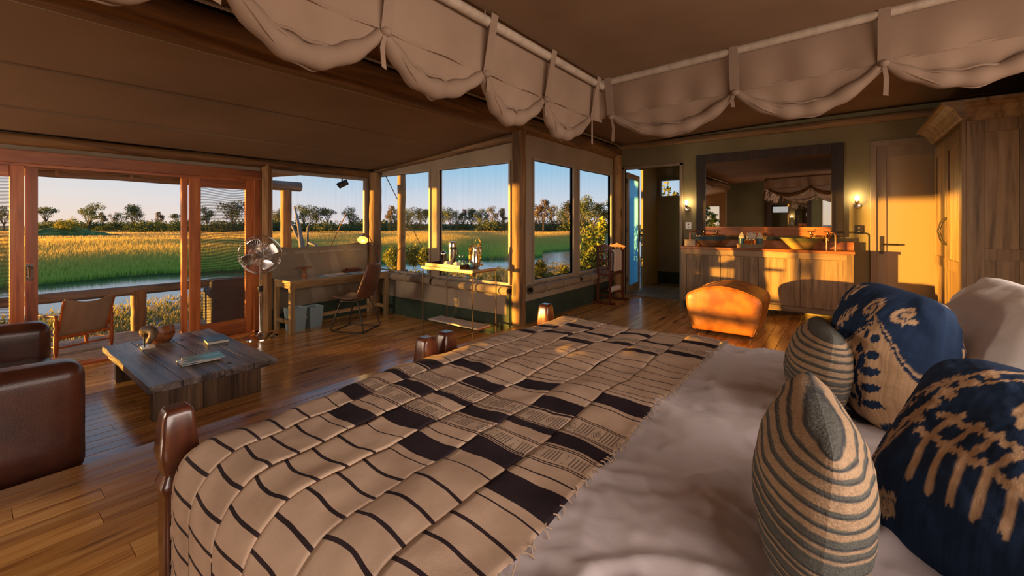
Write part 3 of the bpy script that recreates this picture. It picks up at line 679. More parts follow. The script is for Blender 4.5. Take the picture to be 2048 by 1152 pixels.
far = [(8, 100, 412, 0), (560, 100, 416, 2), (552, 120, 421, 0), (608, 105, 411, 0), (630, 92, 413, 4), (655, 105, 419, 1), (703, 95, 415, 0), (782, 92, 412, 3), (792, 95, 418, 2), (816, 105, 419, 0), (838, 92, 417, 4), (852, 100, 420, 1),
       (887, 100, 424, 1), (902, 92, 415, 0), (915, 100, 420, 2), (928, 110, 419, 3), (943, 95, 418, 4), (958, 92, 418, 0), (972, 105, 424, 2), (988, 88, 412, 2), (1006, 95, 417, 3),
       (1070, 85, 408, 2), (1087, 78, 400, 3), (1105, 85, 410, 2), (1122, 88, 413, 0), (1138, 84, 406, 3), (1152, 80, 404, 4), (1166, 70, 392, 0), (1186, 74, 405, 4), (1205, 76, 405, 2), (1222, 76, 400, 0)]
seen = {}
for (u, t_, v_, k) in far:
    if u < 60: lb = 'dark round tree through the left mesh door'; g_ = None
    elif u < 720: lb = 'one of the dark trees lined up in the window behind the desk'; g_ = 'trees in the desk window'
    elif u < 870: lb = 'one of the far trees in the tea wall window above the big green shrub'; g_ = 'trees in the first tea wall window'
    elif u < 1030: lb = 'one of the far trees above the jug and flask in the window'; g_ = 'trees above the tea tray'
    elif u < 1150: lb = 'one of the brownish trees in the window right of the round post'; g_ = 'trees in the wide side window'
    else: lb = 'one of the tall trees in the narrow window before the towel stand'; g_ = 'trees in the narrow side window'
    o = puttree(u, t_, v_, k, lb, .78)
    if g_: o['group'] = g_
# low bushes under the tree line
pb = thing('bush', 'one of the low dark bushes at the foot of the far tree line', 'bush', (0, 0, 0), 0, 'low bushes under the far trees')
MB().tube([(0, 0, -.2), (0, 0, 1)], [.1, .05], 5).build('stem', mbark, pb)
leaves('foliage', [(random.uniform(-1.6, 1.6), random.uniform(-1.6, 1.6), random.uniform(.5, 1.1), 1.1, 1.1, .7) for _ in range(9)], 700, .16, (.05, .07, .02), (.15, .17, .05), pb, 5)
u = 70; first = True; rnd = random.Random(4)
while u < 1235:
    t_ = rnd.uniform(80, 112); dx, dy = dirxy(u); s = rnd.uniform(1.0, 1.9)
    if first: pb.location = (dx*t_, dy*t_, WZ); pb.scale = (s*1.3, s*1.3, s); first = False
    else:
        lb = next(b for a, b in ((95, 'low dark bush at the foot of the far trees, close by the first doorway stile'), (375, 'one of the low dark bushes under the far trees beyond the doorway'), (500, 'one of the low dark bushes seen through the mesh door'), (730, 'one of the low bushes under the trees in the desk window'), (870, 'one of the low bushes under the trees in the window beside the desk'), (1045, 'one of the low bushes under the trees behind the tea tray'), (1150, 'one of the low bushes under the trees in the window right of the round post'), (9999, 'one of the low bushes under the trees in the narrow side window')) if u < a)
        copy_tree(pb, (dx*t_, dy*t_, WZ), u, lb, (s, s, s))['group'] = lb.replace('one of the ', '')
    u += rnd.uniform(10, 19) if not (375 < u < 395 or 720 < u < 745) else 20
# grassy mound with a yellow bush in the field
mm, t, b = newmat('mound_grass'); n1 = N(t, 'ShaderNodeTexNoise'); n1.inputs['Scale'].default_value = 1.2; n1.inputs['Detail'].default_value = 8; t.links.new(coords(t, False, (1, 1, 4)), n1.inputs['Vector'])
t.links.new(ramp(t, n1.outputs[0], [(.35, (.05, .09, .02)), (.5, (.12, .17, .03)), (.65, (.36, .30, .07))]), b.inputs['Base Color']); b.inputs['Roughness'].default_value = 1; bump(t, b, n1.outputs[0], 1, .3)
dx, dy = dirxy(140); mb = MB()
mb.grid(lambda u, v: ((u-.5)*8, (v-.5)*15, 1.45*math.exp(-((u-.5)*3.6)**2-((v-.45)*3.6)**2)+.12*math.sin(u*23)*math.sin(v*41)-.08), 24, 40)
tag(mb.build('grassy_mound', mm, smooth=True, loc=(dx*56, dy*56, WZ+.3)), 'low grassy mound rising from the reeds under the tall dark tree', 'mound')
def shrub(name, label, loc, blobs, n, size, c1, c2, seed, elong=1.2, stems=6):
    t_ = thing(name, label, 'shrub', loc); rnd = random.Random(seed); mb = MB()
    for k in range(stems):
        b_ = rnd.choice(blobs); mb.tube([(rnd.uniform(-.1, .1), rnd.uniform(-.1, .1), 0), (b_[0]*.5, b_[1]*.5, b_[2]*.5), b_[:3]], [.018, .012, .005], 5)
    mb.build('stems', mbark, t_, smooth=True); leaves('foliage', blobs, n, size, c1, c2, t_, seed, elong); return t_
def blob(rnd, n, w_, h0, h1, s): return [(rnd.uniform(-w_, w_), rnd.uniform(-w_*.6, w_*.6), rnd.uniform(h0, h1), s*rnd.uniform(.7, 1.3), s*rnd.uniform(.7, 1.3), s*rnd.uniform(.7, 1.3)) for _ in range(n)]
dx, dy = dirxy(130); shrub('yellow_bush', 'small yellow green bush on top of the grassy mound', (dx*55, dy*55, WZ+1.2), blob(random.Random(2), 8, 1.3, .3, 1.1, .6), 900, .12, (.20, .20, .03), (.45, .38, .07), 3)
rr = random.Random(9)
YG1, YG2 = (.05, .11, .02), (.40, .36, .08)
def near_shrub(u, t_, ztop, wd, n, size, label, seed, c1=YG1, c2=YG2, zb=0.0, name='shrub'):
    dx, dy = dirxy(u); z0 = WZ+.2; H = ztop-z0; rnd = random.Random(seed)
    bl = [b for k in range(14) for b in [(rnd.uniform(-wd, wd), rnd.uniform(-wd, wd)*.5, 0, 0, 0, 0)]]
    bl = [(b[0], b[1], H*(.25+.65*rnd.random()*(1-.45*(abs(b[0])/wd)**2)), wd*.22, wd*.2, H*.12) for b in bl]
    return shrub(name, label, (dx*t_, dy*t_, z0), bl, n, size, c1, c2, seed)
near_shrub(815, 8.9, .98, .95, 5200, .045, 'big green and gold shrub filling the window beside the desk', 21)
near_shrub(870, 7.4, .58, .35, 1500, .035, 'leafy green shrub low in the window behind the tea tray', 22)
near_shrub(985, 7.2, .66, .45, 2300, .035, 'yellow leaved shrub outside the window behind the jug', 23, (.08, .14, .02), (.62, .50, .06))
near_shrub(950, 9.5, 1.1, .22, 500, .04, 'thin reddish brown sapling rising behind the steel jug', 24, (.22, .12, .04), (.50, .38, .08), name='sapling')
near_shrub(1095, 8.0, .72, .55, 3600, .04, 'dense shrub with gold tips in the window right of the round post', 25, (.04, .10, .02), (.55, .44, .06))
near_shrub(1208, 9.6, 1.55, .5, 3600, .055, 'tall bright yellow green shrub in the narrow window before the towel stand', 26, (.10, .18, .02), (.60, .55, .08))
near_shrub(1350, 11.5, 2.6, .5, 1200, .06, 'leafy branch of a tree outside the small foyer window', 27, (.05, .09, .02), (.30, .28, .05))
# bare dead tree
t_ = thing('dead_tree', 'bare grey driftwood tree standing outside the desk window', 'dead tree', (dirxy(603)[0]*11, dirxy(603)[1]*11, WZ+.2))
mb = MB(); mb.tube([(0, 0, 0), (.03, .02, 1.2), (-.06, -.03, 1.9), (-.18, -.1, 2.45)], [.10, .08, .05, .02], 8)
mb.build('trunk', wood('driftwood', [(.2, .16, .14), (.32, .27, .24), (.42, .36, .32)], .9, 'Z', 1), t_, smooth=True)
for pts in ([(.0, 0, 1.0), (.14, .08, 1.45), (.12, .1, 1.9), (.2, .15, 2.05)], [(-.02, 0, 1.5), (-.1, -.1, 1.75), (-.24, -.2, 2.1)], [(.02, 0, .7), (-.2, -.2, 1.1), (-.32, -.25, 1.25)], [(.12, .08, 1.5), (.3, .22, 1.45), (.36, .25, 1.2)]):
    MB().tube(pts, [.045, .035, .025, .012][:len(pts)], 6).build('branch', bpy.data.materials['driftwood'], t_, smooth=True)

# --- the deck
XD = -7.45
floor_d = struct(MB().box(XD+.03, XL-.09, -4.0, 3.6, ZL-.14, ZL-.035).build('deck', M['iron']))
y = -2.6; pl = None; i = 0
while y < 3.6:      # boards run along the wall, like the house floor
    break
xx = XD; 
while xx < XL-.15:
    if pl is None: pl = MB().box(0, .105, 0, 1, 0, .03).build('plank', M['deck'], floor_d, bevel=.004); o = pl
    else: o = pl.copy(); C.objects.link(o)
    o.location = (xx, -4.0, ZL-.035); o.scale = (1, 7.6, 1); xx += .117
def dpost(y, top, label, x=XD+.02, r=.085): wpole('deck_post', [(0, 0, -.9), (0, 0, top)], r, 'post', label, 'post', int(y*10)+40, loc=(x, y, ZL))
dpost(1.44, .52, 'short thick railing post on the deck outside the open doorway', XD+.02, .08)
dpost(-1.0, .52, 'short railing post on the deck beyond the left mesh door', XD+.02, .08)
dpost(3.35, 1.98, 'tall sunlit deck post outside the desk window')
wpole('deck_rail', [(0, 0, 0), (0, 7.5, 0)], .06, 'weathered', 'weathered log rail along the deck edge in front of the river', 'railing', 50, loc=(XD+.0, -4.0, .345))
wpole('deck_beam', [(0, 0, 0), (0, 7.6, 0)], .08, 'weathered', 'log beam holding the deck roof edge outside the doors', 'beam', 51, loc=(XD+.0, -4.0, 1.87))
mb = MB(); mb.grid(lambda u, v: (XD-.25+(XL-.1-XD+.25)*u, -4.0+(7.65-.9*(1-u))*v, 1.95+.09*u+.012*math.sin(v*60)), 14, 80)
mth = wood('reed_thatch', [(.16, .12, .08), (.30, .24, .18), (.42, .34, .26)], .95, 'Y', 3, knots=False, bst=1)
tag(mb.build('deck_roof', mth, smooth=True, solid=.06, off=1), 'reed thatch roof edge above the deck outside the windows', 'roof')
# rolled door blind hung under the deck roof outside the doorway
mb = MB(); mb.grid(lambda u, v: (XD+.25+.03*math.sin(v*3+u*17), .0+2.0*u, 1.96-v*(.10+.035*abs(math.sin(u*PI*3)))), 60, 6)
t_ = thing('door_blind', 'loosely tied canvas blind hanging above the open doorway outside', 'blind', (0, 0, 0))
mb.build('canvas', M['khaki'], t_, smooth=True, solid=.02)
for yy_ in (.0, .67, 1.33, 2.0): MB().box(XD+.22, XD+.235, yy_-.015, yy_+.015, 1.80, 1.97).build('strap', M['canvas'], t_)
# pole and guy ropes beyond the tea wall
wpole('tent_pole', [(0, 0, 0), (0, 0, 3.2)], .07, 'post', 'sunlit upright pole standing outside the window beside the desk', 'post', 60, loc=(dirxy(803)[0]*7.7, dirxy(803)[1]*7.7, WZ+.1))
tag(MB().tube([(-6.6, 4.75, 2.1), (-8.6, 8.2, -.8)], .008, 6).build('guy_rope', M['iron']), 'dark guy rope slanting down across the window beside the desk', 'rope')
tag(MB().tube([(-6.5, 3.9, 1.4), (-8.4, 4.0, -.6)], .008, 6).build('guy_rope', M['net']), 'pale guy rope slanting outside the desk window', 'rope')
t_ = thing('spotlight', 'black spotlight hanging outside the top corner of the desk window', 'spotlight', (-6.32, 3.72, 1.98))
MB().tube([(.235, 0, 0), (0, 0, 0), (0, 0, -.09)], .012, 8).build('bracket', M['black'], t_)
MB().tube([(-.035, -.045, -.15), (-.02, -.03, -.135), (.05, .07, -.075)], [.05, .05, .045], 16).build('housing', M['black'], t_, smooth='auto')
# ------------------------------------------------------------ bed
FX, BY0, BY1, BZ = -1.525, .33, 2.38, .655        # foot posts plane, near and far edge, mattress top
def arcd(d, r):      # unrolled distance past an edge -> (outward, drop)
    L = r*PI/2
    if d <= 0: return d, 0
    if d < L: a = d/r; return r*math.sin(a), r*(1-math.cos(a))
    return r, r+(d-L)
def fbm(x, y, s=1.0, z=0): return mnoise.fractal(Vector((x*s, y*s, z)), 1.0, 2.0, 4)
def bedpt(p, q, x_foot, r, lift=0, wr=.006):
    # p: unrolled x (decreasing past the foot), q: unrolled y
    ox, dx_ = arcd((x_foot+r)-p, r) ; x = (x_foot+r)-ox
    oy, dy_ = (0, 0); y = q
    if q < BY0+r: oy, dy_ = arcd((BY0+r)-q, r); y = (BY0+r)-oy
    elif q > BY1-r: oy, dy_ = arcd(q-(BY1-r), r); y = (BY1-r)+oy
    drop = math.hypot(dx_, dy_)
    if ox > 0 and oy > 0:   # round the corner
        m = math.hypot(ox, oy)
        if m > r: k = r/m; x = (x_foot+r)-ox*(1-.4*(1-k)); y = ((BY0+r)-oy*(1-.4*(1-k))) if q < 1 else ((BY1-r)+oy*(1-.4*(1-k)))
    top = 1 if drop < .02 else .5
    n1 = fbm(x*1.0, y, 2.6)*.016 + fbm(x, y, 7, 3)*wr*.8
    soft = .018*math.sin((y-BY0)/(BY1-BY0)*PI) 
    return (x, y, BZ+lift-drop+top*n1+soft)
for k, (y0, y1, lb) in enumerate([(.335, 1.365, 'dark polished single bed frame with carved foot posts, nearer the camera'), (1.40, 2.38, 'dark polished single bed frame with carved foot posts, nearer the ottoman')]):
    b_ = thing('bed', lb, 'bed', (FX, (y0+y1)/2, 0), 0, 'twin beds pushed together'); hw = (y1-y0)/2
    for s in (-1, 1):
        mb = MB(); prof = [(.036, 0), (.042, .10), (.048, .36), (.046, .475), (.058, .505), (.042, .535), (.054, .575), (.059, .600), (.047, .700), (.040, .712), (.034, .718)]
        mb.lathe([(r*.78, z) for r, z in prof], 32, (0, s*(hw-.045), 0), sq=9)
        # flattened crown
        mb.build('foot_post', M['darkwood'], b_, smooth='auto', bevel=.004)
        MB().box(.03, 2.1, s*hw-s*.12-.02, s*hw-s*.12+.02, .20, .32).build('side_rail', M['darkwood'], b_, bevel=.006)
        MB().box(2.02, 2.10, s*(hw-.05)-.035, s*(hw-.05)+.035, 0, .9).build('head_post', M['darkwood'], b_, bevel=.006)
    MB().box(-.02, .02, -hw+.08, hw-.08, .30, .44).build('foot_rail', M['darkwood'], b_, bevel=.006)
    MB().box(2.04, 2.08, -hw+.08, hw-.08, .35, .88).build('headboard', M['darkwood'], b_, bevel=.006)
    m_ = MB().box(0, 1.98, -hw+.03, hw-.03, .0, .30).build('mattress', M['whitecloth'], None, bevel=.06, loc=(FX+.07, (y0+y1)/2, .30))
    tag(m_, ('mattress hidden under the bedspread of the nearer bed', 'mattress hidden under the bedspread of the farther bed')[k], 'mattress', 'mattresses')
# bedspread
XR0 = -.445
mb = MB(); U0, U1, Q0, Q1 = -1.75, .62, .33+.0, 2.38+.22
def sheetpt(u, v):
    p = U0+(U1-U0)*u; q = Q0+(Q1-Q0)*v
    x, y, z = bedpt(p, q, -1.455, .14, -.004, .006)
    if p < XR0-.03: return (x, y, z-.016)
    if z > BZ-.08:     # long soft pulled creases running from the pillows
        c = mnoise.noise(Vector((x*2.2+3*y, y*9-x*3, 1)))
        z += .008*(1-abs(c)*2)+ .012*max(0, 1-abs(mnoise.noise(Vector((x*3, y*3.2, 7)))*7))
        z += .004*max(0, 1-abs(mnoise.noise(Vector((x*9+2*y, y*9, 3)))*5))+.0022*max(0, 1-abs(mnoise.noise(Vector((x*15-6*y, y*17, 5)))*6))
    return (x, y, z)
mb.grid(sheetpt, 260, 260)
tag(mb.build('bedspread', M['sheet'], smooth=True), 'plain lilac white cotton bedspread over both beds', 'bedspread')
# handwoven strip blanket: strips sewn side by side, run across the bed
P0d = [(2.085, 2.135), (1.855, 1.905), (1.185, 1.262), (.915, .975), (.68, .755)]
P1d = [(1.98, 2.03), (1.765, 1.815), (1.085, 1.155), (.96, .99), (.765, .835)]
def strip_pattern(par, k):
    d = P0d if par == 0 else P1d; o = 0 if par == 0 else -.095
    ev = [(a, b, 1) for a, b in d]
    ln = lambda y, w=.005: ev.append((y-w/2, y+w/2, 2))
    for y in (2.34, 2.28, 2.22): ln(y+(0 if par == 0 else -.04))
    for i in range(7): ln((1.70 if par == 0 else 1.665)-i*.0635)
    sh = 0 if par == 0 else -.10
    for y in (1.285, 1.165): ln(y+sh*.9)
    for y in (1.075, 1.068, .995, .988, .905, .898, .835, .828): ln(y+(.0 if par == 0 else .004), .0035)
    for y in (.785, .655): ln(y+(0 if par == 0 else .06), .004)
    q = .585 if par == 0 else .552
    if par == 1: ln(.625, .0085)
    while q > -.3: ln(q, .0085); q -= .067
    for (a, b) in ((1.005, 1.06), (.845, .888), (1.93+o*.9, 2.0+o*.9)):
        q = a+.006     # woven ornament bands: short dashes across, handled by material 3
        ev.append((a, b, 3))
    if k >= 8: ev.append((-.21, -.12, 1))
    ev.sort(); out = []; cur = -9
    for a, b, m in ev:
        if a < cur: a = cur
        if b - a < .001: continue
        out.append((a, b, m)); cur = b
    return out
# ornament band material: groups of dashes and small diamonds in the weave
mo, t, b = newmat('handwoven_ornament'); v = N(t, 'ShaderNodeTexCoord').outputs['Object']; sp_ = N(t, 'ShaderNodeSeparateXYZ'); t.links.new(v, sp_.inputs[0])
def mth_(op, a, b_=None, c=None):
    n = N(t, 'ShaderNodeMath', operation=op)
    for i, q in enumerate((a, b_, c)):
        if q is None: continue
        if isinstance(q, (int, float)): n.inputs[i].default_value = q
        else: t.links.new(q, n.inputs[i])
    return n.outputs[0]
fx = mth_('FRACT', mth_('MULTIPLY', mth_('ADD', sp_.outputs['X'], 5), 14)); dash = mth_('LESS_THAN', mth_('FRACT', mth_('MULTIPLY', mth_('ADD', sp_.outputs['X'], 5), 112)), .42)
grp = mth_('LESS_THAN', fx, .58)
dm = mth_('ADD', mth_('ABSOLUTE', mth_('SUBTRACT', fx, .79)), mth_('MULTIPLY', mth_('ABSOLUTE', mth_('SUBTRACT', mth_('FRACT', mth_('MULTIPLY', sp_.outputs['Y'], 15)), .5)), .5))
dia = mth_('LESS_THAN', mth_('FRACT', mth_('MULTIPLY', dm, 11)), .45); gd = mth_('MULTIPLY', mth_('LESS_THAN', dm, .2), dia)
fac = mth_('MAXIMUM', mth_('MULTIPLY', grp, dash), gd); fac = mth_('MULTIPLY', fac, .75)
mxo = N(t, 'ShaderNodeMix', data_type='RGBA'); t.links.new(fac, mxo.inputs[0]); mxo.inputs[6].default_value = (.47, .34, .24, 1); mxo.inputs[7].default_value = (.05, .03, .03, 1)
t.links.new(mxo.outputs[2], b.inputs['Base Color']); b.inputs['Roughness'].default_value = .95; bump(t, b, fac, .3, .004)
bl = thing('woven_blanket', 'handwoven tan and black strip blanket laid over the foot of the beds', 'blanket', (0, 0, 0))
SW = .158; XR0 = -.445
fmats = []
for k in range(10):
    f_ = .90+.18*random.Random(k+3).random()
    fmats.append(f_)
def tan_mat(i):
    f_ = fmats[i]; return cloth('handwoven_tan_%s' % 'abcdefghij'[i], tuple(c*f_ for c in (.46, .32, .225)), tuple(c*f_ for c in (.62, .45, .33)), weave=700, wr=9, bst=.5, mott=(.3, .75))
for k in range(10):
    par = k % 2; pat_ = strip_pattern(par, k); ysb = set()
    q = -.34
    while q < 2.47: ysb.add(round(q, 4)); q += .018
    jit = random.Random(k).uniform(-.006, .006)
    pat_ = [(a+jit, b+jit, m) for a, b, m in pat_]
    for a, b, m in pat_:
        if -.34 < a and b < 2.47: ysb |= {a, b}
    ysb = sorted(ysb); Y = [ysb[0]]
    pb_ = {a for a, b, m in pat_} | {b for a, b, m in pat_}
    for q in ysb[1:]:
        if q-Y[-1] < .0015 and q not in pb_: continue
        Y.append(q)
    nxs = 12; mb = MB(); vs = []
    for q in Y:
        for i in range(nxs+1):
            f = i/nxs; p = XR0-k*SW-SW*f + (.004*math.sin(q*9+k) + .005*fbm(q, k, 3))
            qq = q + .008*math.sin(f*PI)*math.sin(q*3+k) + .006*fbm(p, q, 4)
            x, y, z = bedpt(p, qq, -1.455, .14, .016, .006)
            n_ = .007*math.sin(p*19+q*4.0)*fbm(p*1.5, q*.8, 2.0, 4) + .0015*math.sin((f-.5)*PI+k)
            rt = -.0006 if i in (0, nxs) else 0
            vs.append((x, y, z+n_+rt))
    fs = []; mi = []
    for j in range(len(Y)-1):
        yc = (Y[j]+Y[j+1])/2; m = 0
        for a, b, mm_ in pat_:
            if a <= yc <= b: m = mm_
        for i in range(nxs): fs.append((j*(nxs+1)+i, j*(nxs+1)+i+1, (j+1)*(nxs+1)+i+1, (j+1)*(nxs+1)+i)); mi.append(m)
    mb.add(vs, fs); mb.m = mi
    mb.build('woven_strip', [tan_mat(k), M['weavedk'], M['weaveln'], mo], bl, smooth=True, solid=.003, off=1)
# loose fringe along the blanket's open edge
mb = MB(); rnd = random.Random(5); q = .0
while q < 2.4:
    x, y, z = bedpt(XR0, q, -1.455, .14, .020, .006); l_ = rnd.uniform(.006, .018)
    mb.tube([(x, y, z), (x+l_*.6, y+rnd.uniform(-.01, .01), z-.002), (x+l_, y+rnd.uniform(-.015, .015), z-.012)], .0016, 4); q += rnd.uniform(.008, .03)
tag(mb.build('fringe', M['weave'], bl), None, None, None, 'stuff')

# ------------------------------------------------------------ pillows
def pillow(name, label, cat, loc, rot, wdt, hgt, th, colfn, mat, n=80, corner=.10, group=None, sag=0, seed=0, wrk=.012):
    mb = MB(); A = np.linspace(-1, 1, n+1); vs = []; cols = []
    def pos(a, b, s):
        ex, ez = 1-corner*(1-b*b)*1.0, 1-corner*(1-a*a)*1.0
        X = a*wdt/2*ex; Z = (b+1)/2*hgt; Z = hgt/2+(Z-hgt/2)*ez
        cr = 1-.13*(a*a*b*b)**1.5; X *= cr; Z = hgt/2+(Z-hgt/2)*cr; X *= 1-.10*max(0, -b)**3-.05*max(0, b)**4*(1-a*a); Z += .10*hgt*max(0, -b)**2*a*a*a*a
        f = (max(0, 1-abs(a)**2.2)**.55)*(max(0, 1-abs(b)**2.2)**.55)
        wk = fbm(a*1.6+seed, b*1.6, 1.3, s*3+seed)*wrk*min(1, f*2)+wrk*.4*math.sin((a*a+b*b)*9+seed)*(1-f)*min(1, f*6)
        Yv = s*(th/2*f+wk*(1 if f > .02 else 0))
        Z2 = Z-sag*(1-abs(a))*max(0, b)*.3
        return (X, Yv, Z2)
    nn = n+1
    for s in (-1, 1):
        for b in A:
            for a in A: vs.append(pos(a, b, s)); 
    fs = []
    for k, s in enumerate((-1, 1)):
        o = k*nn*nn
        for j in range(n):
            for i in range(n):
                q = (o+j*nn+i, o+j*nn+i+1, o+(j+1)*nn+i+1, o+(j+1)*nn+i); fs.append(q if s < 0 else q[::-1])
    mb.add(vs, fs); o = mb.build(name, mat, smooth=True)
    me = o.data
    if colfn is not None:
        aa, bb = np.meshgrid(A, A); ca = me.color_attributes.new('Col', 'FLOAT_COLOR', 'POINT'); cs = []
        for s in (-1, 1): cs.append(colfn(aa.ravel(), bb.ravel(), s))
        c = np.ones((2*nn*nn, 4)); c[:, :3] = np.concatenate(cs); ca.data.foreach_set('color', c.reshape(-1).astype(np.float32))
    o.location = loc; o.rotation_mode = 'ZYX' if False else 'XYZ'; o.rotation_euler = rot
    return tag(o, label, cat, group)
def segd(px, py, pts):
    d = np.full(px.shape, 9.0)
    for (x0, y0), (x1, y1) in zip(pts[:-1], pts[1:]):
        vx, vy = x1-x0, y1-y0; L = vx*vx+vy*vy+1e-9; t_ = np.clip(((px-x0)*vx+(py-y0)*vy)/L, 0, 1)
        d = np.minimum(d, np.hypot(px-x0-t_*vx, py-y0-t_*vy))
    return d
def spiral(cx, cy, r, turns, a0, sgn=1, n=26): return [(cx+sgn*r*(1-i/n*.9)*math.cos(a0+turns*2*PI*i/n), cy+r*(1-i/n*.9)*math.sin(a0+turns*2*PI*i/n)) for i in range(n+1)]
BLUE, TAN = np.array([.014, .032, .078]), np.array([.52, .34, .20])
def hashn(x, k): v = np.sin(x*127.1+k*311.7)*43758.5453; return v-np.floor(v)
def ikat(strokes, drops, blobs, edge=None):
    def f(a, b, s):
        jit = (hashn(np.round(a*70), 1)-.5)*.042+(hashn(np.round(a*35), 2)-.5)*.03
        A_, B_ = a.copy(), b+jit
        if s > 0: A_ = -A_
        tan = np.zeros(a.shape)
        for pts, wd in strokes: tan = np.maximum(tan, np.clip((wd-segd(A_, B_, pts))/.012+.5, 0, 1))
        for (cx, cy, w0, w1, h_, ang) in drops:   # teardrop: pointed at the top
            ca_, sa_ = math.cos(ang), math.sin(ang); x = (A_-cx)*ca_+(B_-cy)*sa_; y = -(A_-cx)*sa_+(B_-cy)*ca_
            v = np.clip((y+h_)/(2*h_), 0, 1); wid = w0*np.sqrt(np.clip(v*(1-v)*4, 0, 1))*(1-.72*v)*1.5
            e = wid-np.abs(x); inside = (e > 0) & (np.abs(y) < h_)
            d = np.where(inside, np.clip(e/.02, 0, 1), 0); ring = inside & (e > .035) & (e < .065); d = np.where(ring, 0, d); tan = np.maximum(tan, d)
            for k in range(5):
                vy = -h_*.62+k*h_*.32; ww = w0*.55*(1-k*.15)
                for sg in (-1, 1):
                    bx, by = sg*ww*.55, vy+ww*.10
                    m = ((x-bx)/(ww*.38))**2+((y-by-.25*abs(1)*(np.abs(x)-ww*.5))/(h_*.085))**2 < 1; tan = np.where(m & inside & ~ring, 0, tan)
            st = (np.abs(x-.02*np.sin(y*12)) < .028*(1+.8*np.sin(y*14)**2)) & (y < h_*.35) & (y > -h_*.75); tan = np.where(st & inside, 0, tan)
        for (cx, cy, rx, ry) in blobs: tan = np.where(((A_-cx)/rx)**2+((B_-cy)/ry)**2 < 1, 0, tan)
        sh = .85+.3*hashn(np.round(a*90), 5); c = BLUE*(1-tan[:, None])+TAN*tan[:, None]; return c*sh[:, None]
    return f
def fern(x, y, L, ang, nb, bl_, wd=.022, down=True):
    out = []; ca_, sa_ = math.cos(ang), math.sin(ang); out.append(([(x, y), (x+L*ca_, y+L*sa_)], wd*1.1))
    for i in range(nb):
        f = (i+.5)/nb; px, py = x+L*f*ca_, y+L*f*sa_; l_ = bl_*(1-.35*f)
        for sg in (-1, 1): a2 = ang+sg*R(62)-.1; out.append(([(px, py), (px-l_*math.cos(a2)*.4+l_*math.cos(a2)*.8, py+l_*math.sin(a2))], wd*.8))
    return out
S1 = [(spiral(.26, .70, .16, 1.5, -1.0), .028), (spiral(.72, .74, .13, 1.4, 3.6, -1), .028), ([(.45, .60), (.50, .52)], .03), (spiral(-.50, .80, .13, 1.3, 0), .026), ([(-.42, .70), (-.62, .9), (-.8, .95)], .022)]
S1 += fern(-.85, .15, .48, R(50), 5, .24) + [(spiral(-.78, -.35, .09, 1.4, 1), .024), (spiral(-.66, -.62, .09, 1.4, 2), .024), (spiral(-.45, -.85, .10, 1.4, 0), .024), (spiral(-.15, -.93, .09, 1.4, 1), .024), (spiral(.15, -.92, .09, 1.3, 3), .024), (spiral(.5, -.88, .09, 1.4, 3), .024)]
S1 += fern(-.2, .25, .4, R(60), 4, .2)
ik1 = ikat(S1, [(.50, -.14, .60, .2, .72, R(-4))], [])
S2 = [(spiral(-.02, .38, .22, 1.7, -.6), .036), (spiral(.62, .05, .22, 1.7, 2.6, -1), .034), (spiral(.0, .80, .15, 1.4, 1), .03), (spiral(.48, .72, .17, 1.4, 2), .03), (spiral(.8, .5, .1, 1.3, 2), .024)]
S2 += fern(-.62, -.05, 1.0, R(-14), 7, .42, .030) + [([(-.55, .15), (-.2, .10), (.15, .02), (.35, -.12)], .03), ([(.10, .05), (.20, -.35), (.22, -.75)], .035), (spiral(-.66, -.75, .10, 1.4, 1), .026)]
S2 += [([(-.95, -.6), (-.85, 0), (-.7, .45), (-.35, .85), (-.1, .95)], .020), ([(-.88, -.6), (-.76, 0), (-.6, .42), (-.28, .72)], .014)]
S2 += [(spiral(-.70+.06*i, .05+.16*i, .05, 1.1, i), .022) for i in range(5)] + fern(.3, -.95, .5, R(60), 4, .25)
ik2 = ikat(S2, [(-.80, .1, .14, .1, .55, R(-18))], [])
GREY, SAND, DK = np.array([.10, .10, .088]), np.array([.37, .25, .155]), np.array([.055, .055, .058])
def striped(off):
    def f(a, b, s):
        v = b*1.0+.03*np.sin(a*3)+off+(0 if s < 0 else 0); c = np.tile(GREY, (len(a), 1)).astype(float)
        bands = [(-.92, .02), (-.78, .012), (-.66, .012), (-.50, .012), (-.40, .010), (-.26, .013), (-.19, .010), (-.02, .013), (.08, .014), (.22, .03), (.34, .045), (.50, .05), (.66, .045), (.80, .035), (.92, .04)]
        if s > 0: bands = bands
        for (p, w_) in bands:
            m = np.clip((w_-np.abs(v-p))/.008+.5, 0, 1)[:, None]; c = c*(1-m)+SAND*m
            m = np.clip((.010-np.abs(v-p-w_-.016))/.006+.5, 0, 1)[:, None]; c = c*(1-m)+DK*m
        return c*(.82+.36*hashn(np.round(a*180)+np.round(b*180)*7.3, 3))[:, None]
    return f
MP = vcol('ikat_linen', .85, 0, .25, 400); MS = vcol('striped_wool', .95, 0, .6, 260)
pillow('scatter_cushion', 'blue and tan ikat cushion with teardrop motif, the farther of the two', 'cushion', (.075, 1.66, .65), (R(-8), R(4), R(-60)), .35, .42, .27, ik1, MP, 210, .04, 'ikat cushions', seed=1)
pillow('scatter_cushion', 'large blue and tan ikat cushion with scroll motifs, the nearer of the two', 'cushion', (.185, .94, .635), (R(-42), R(2), R(-38)), .52, .45, .26, ik2, MP, 230, .07, 'ikat cushions', seed=2)
pillow('scatter_cushion', 'small grey and sand striped wool cushion in front of the farther ikat cushion', 'cushion', (-.075, 1.62, .66), (R(-8), R(0), R(-82)), .38, .29, .17, striped(.1), MS, 120, .07, 'striped wool cushions', seed=3, wrk=.004)
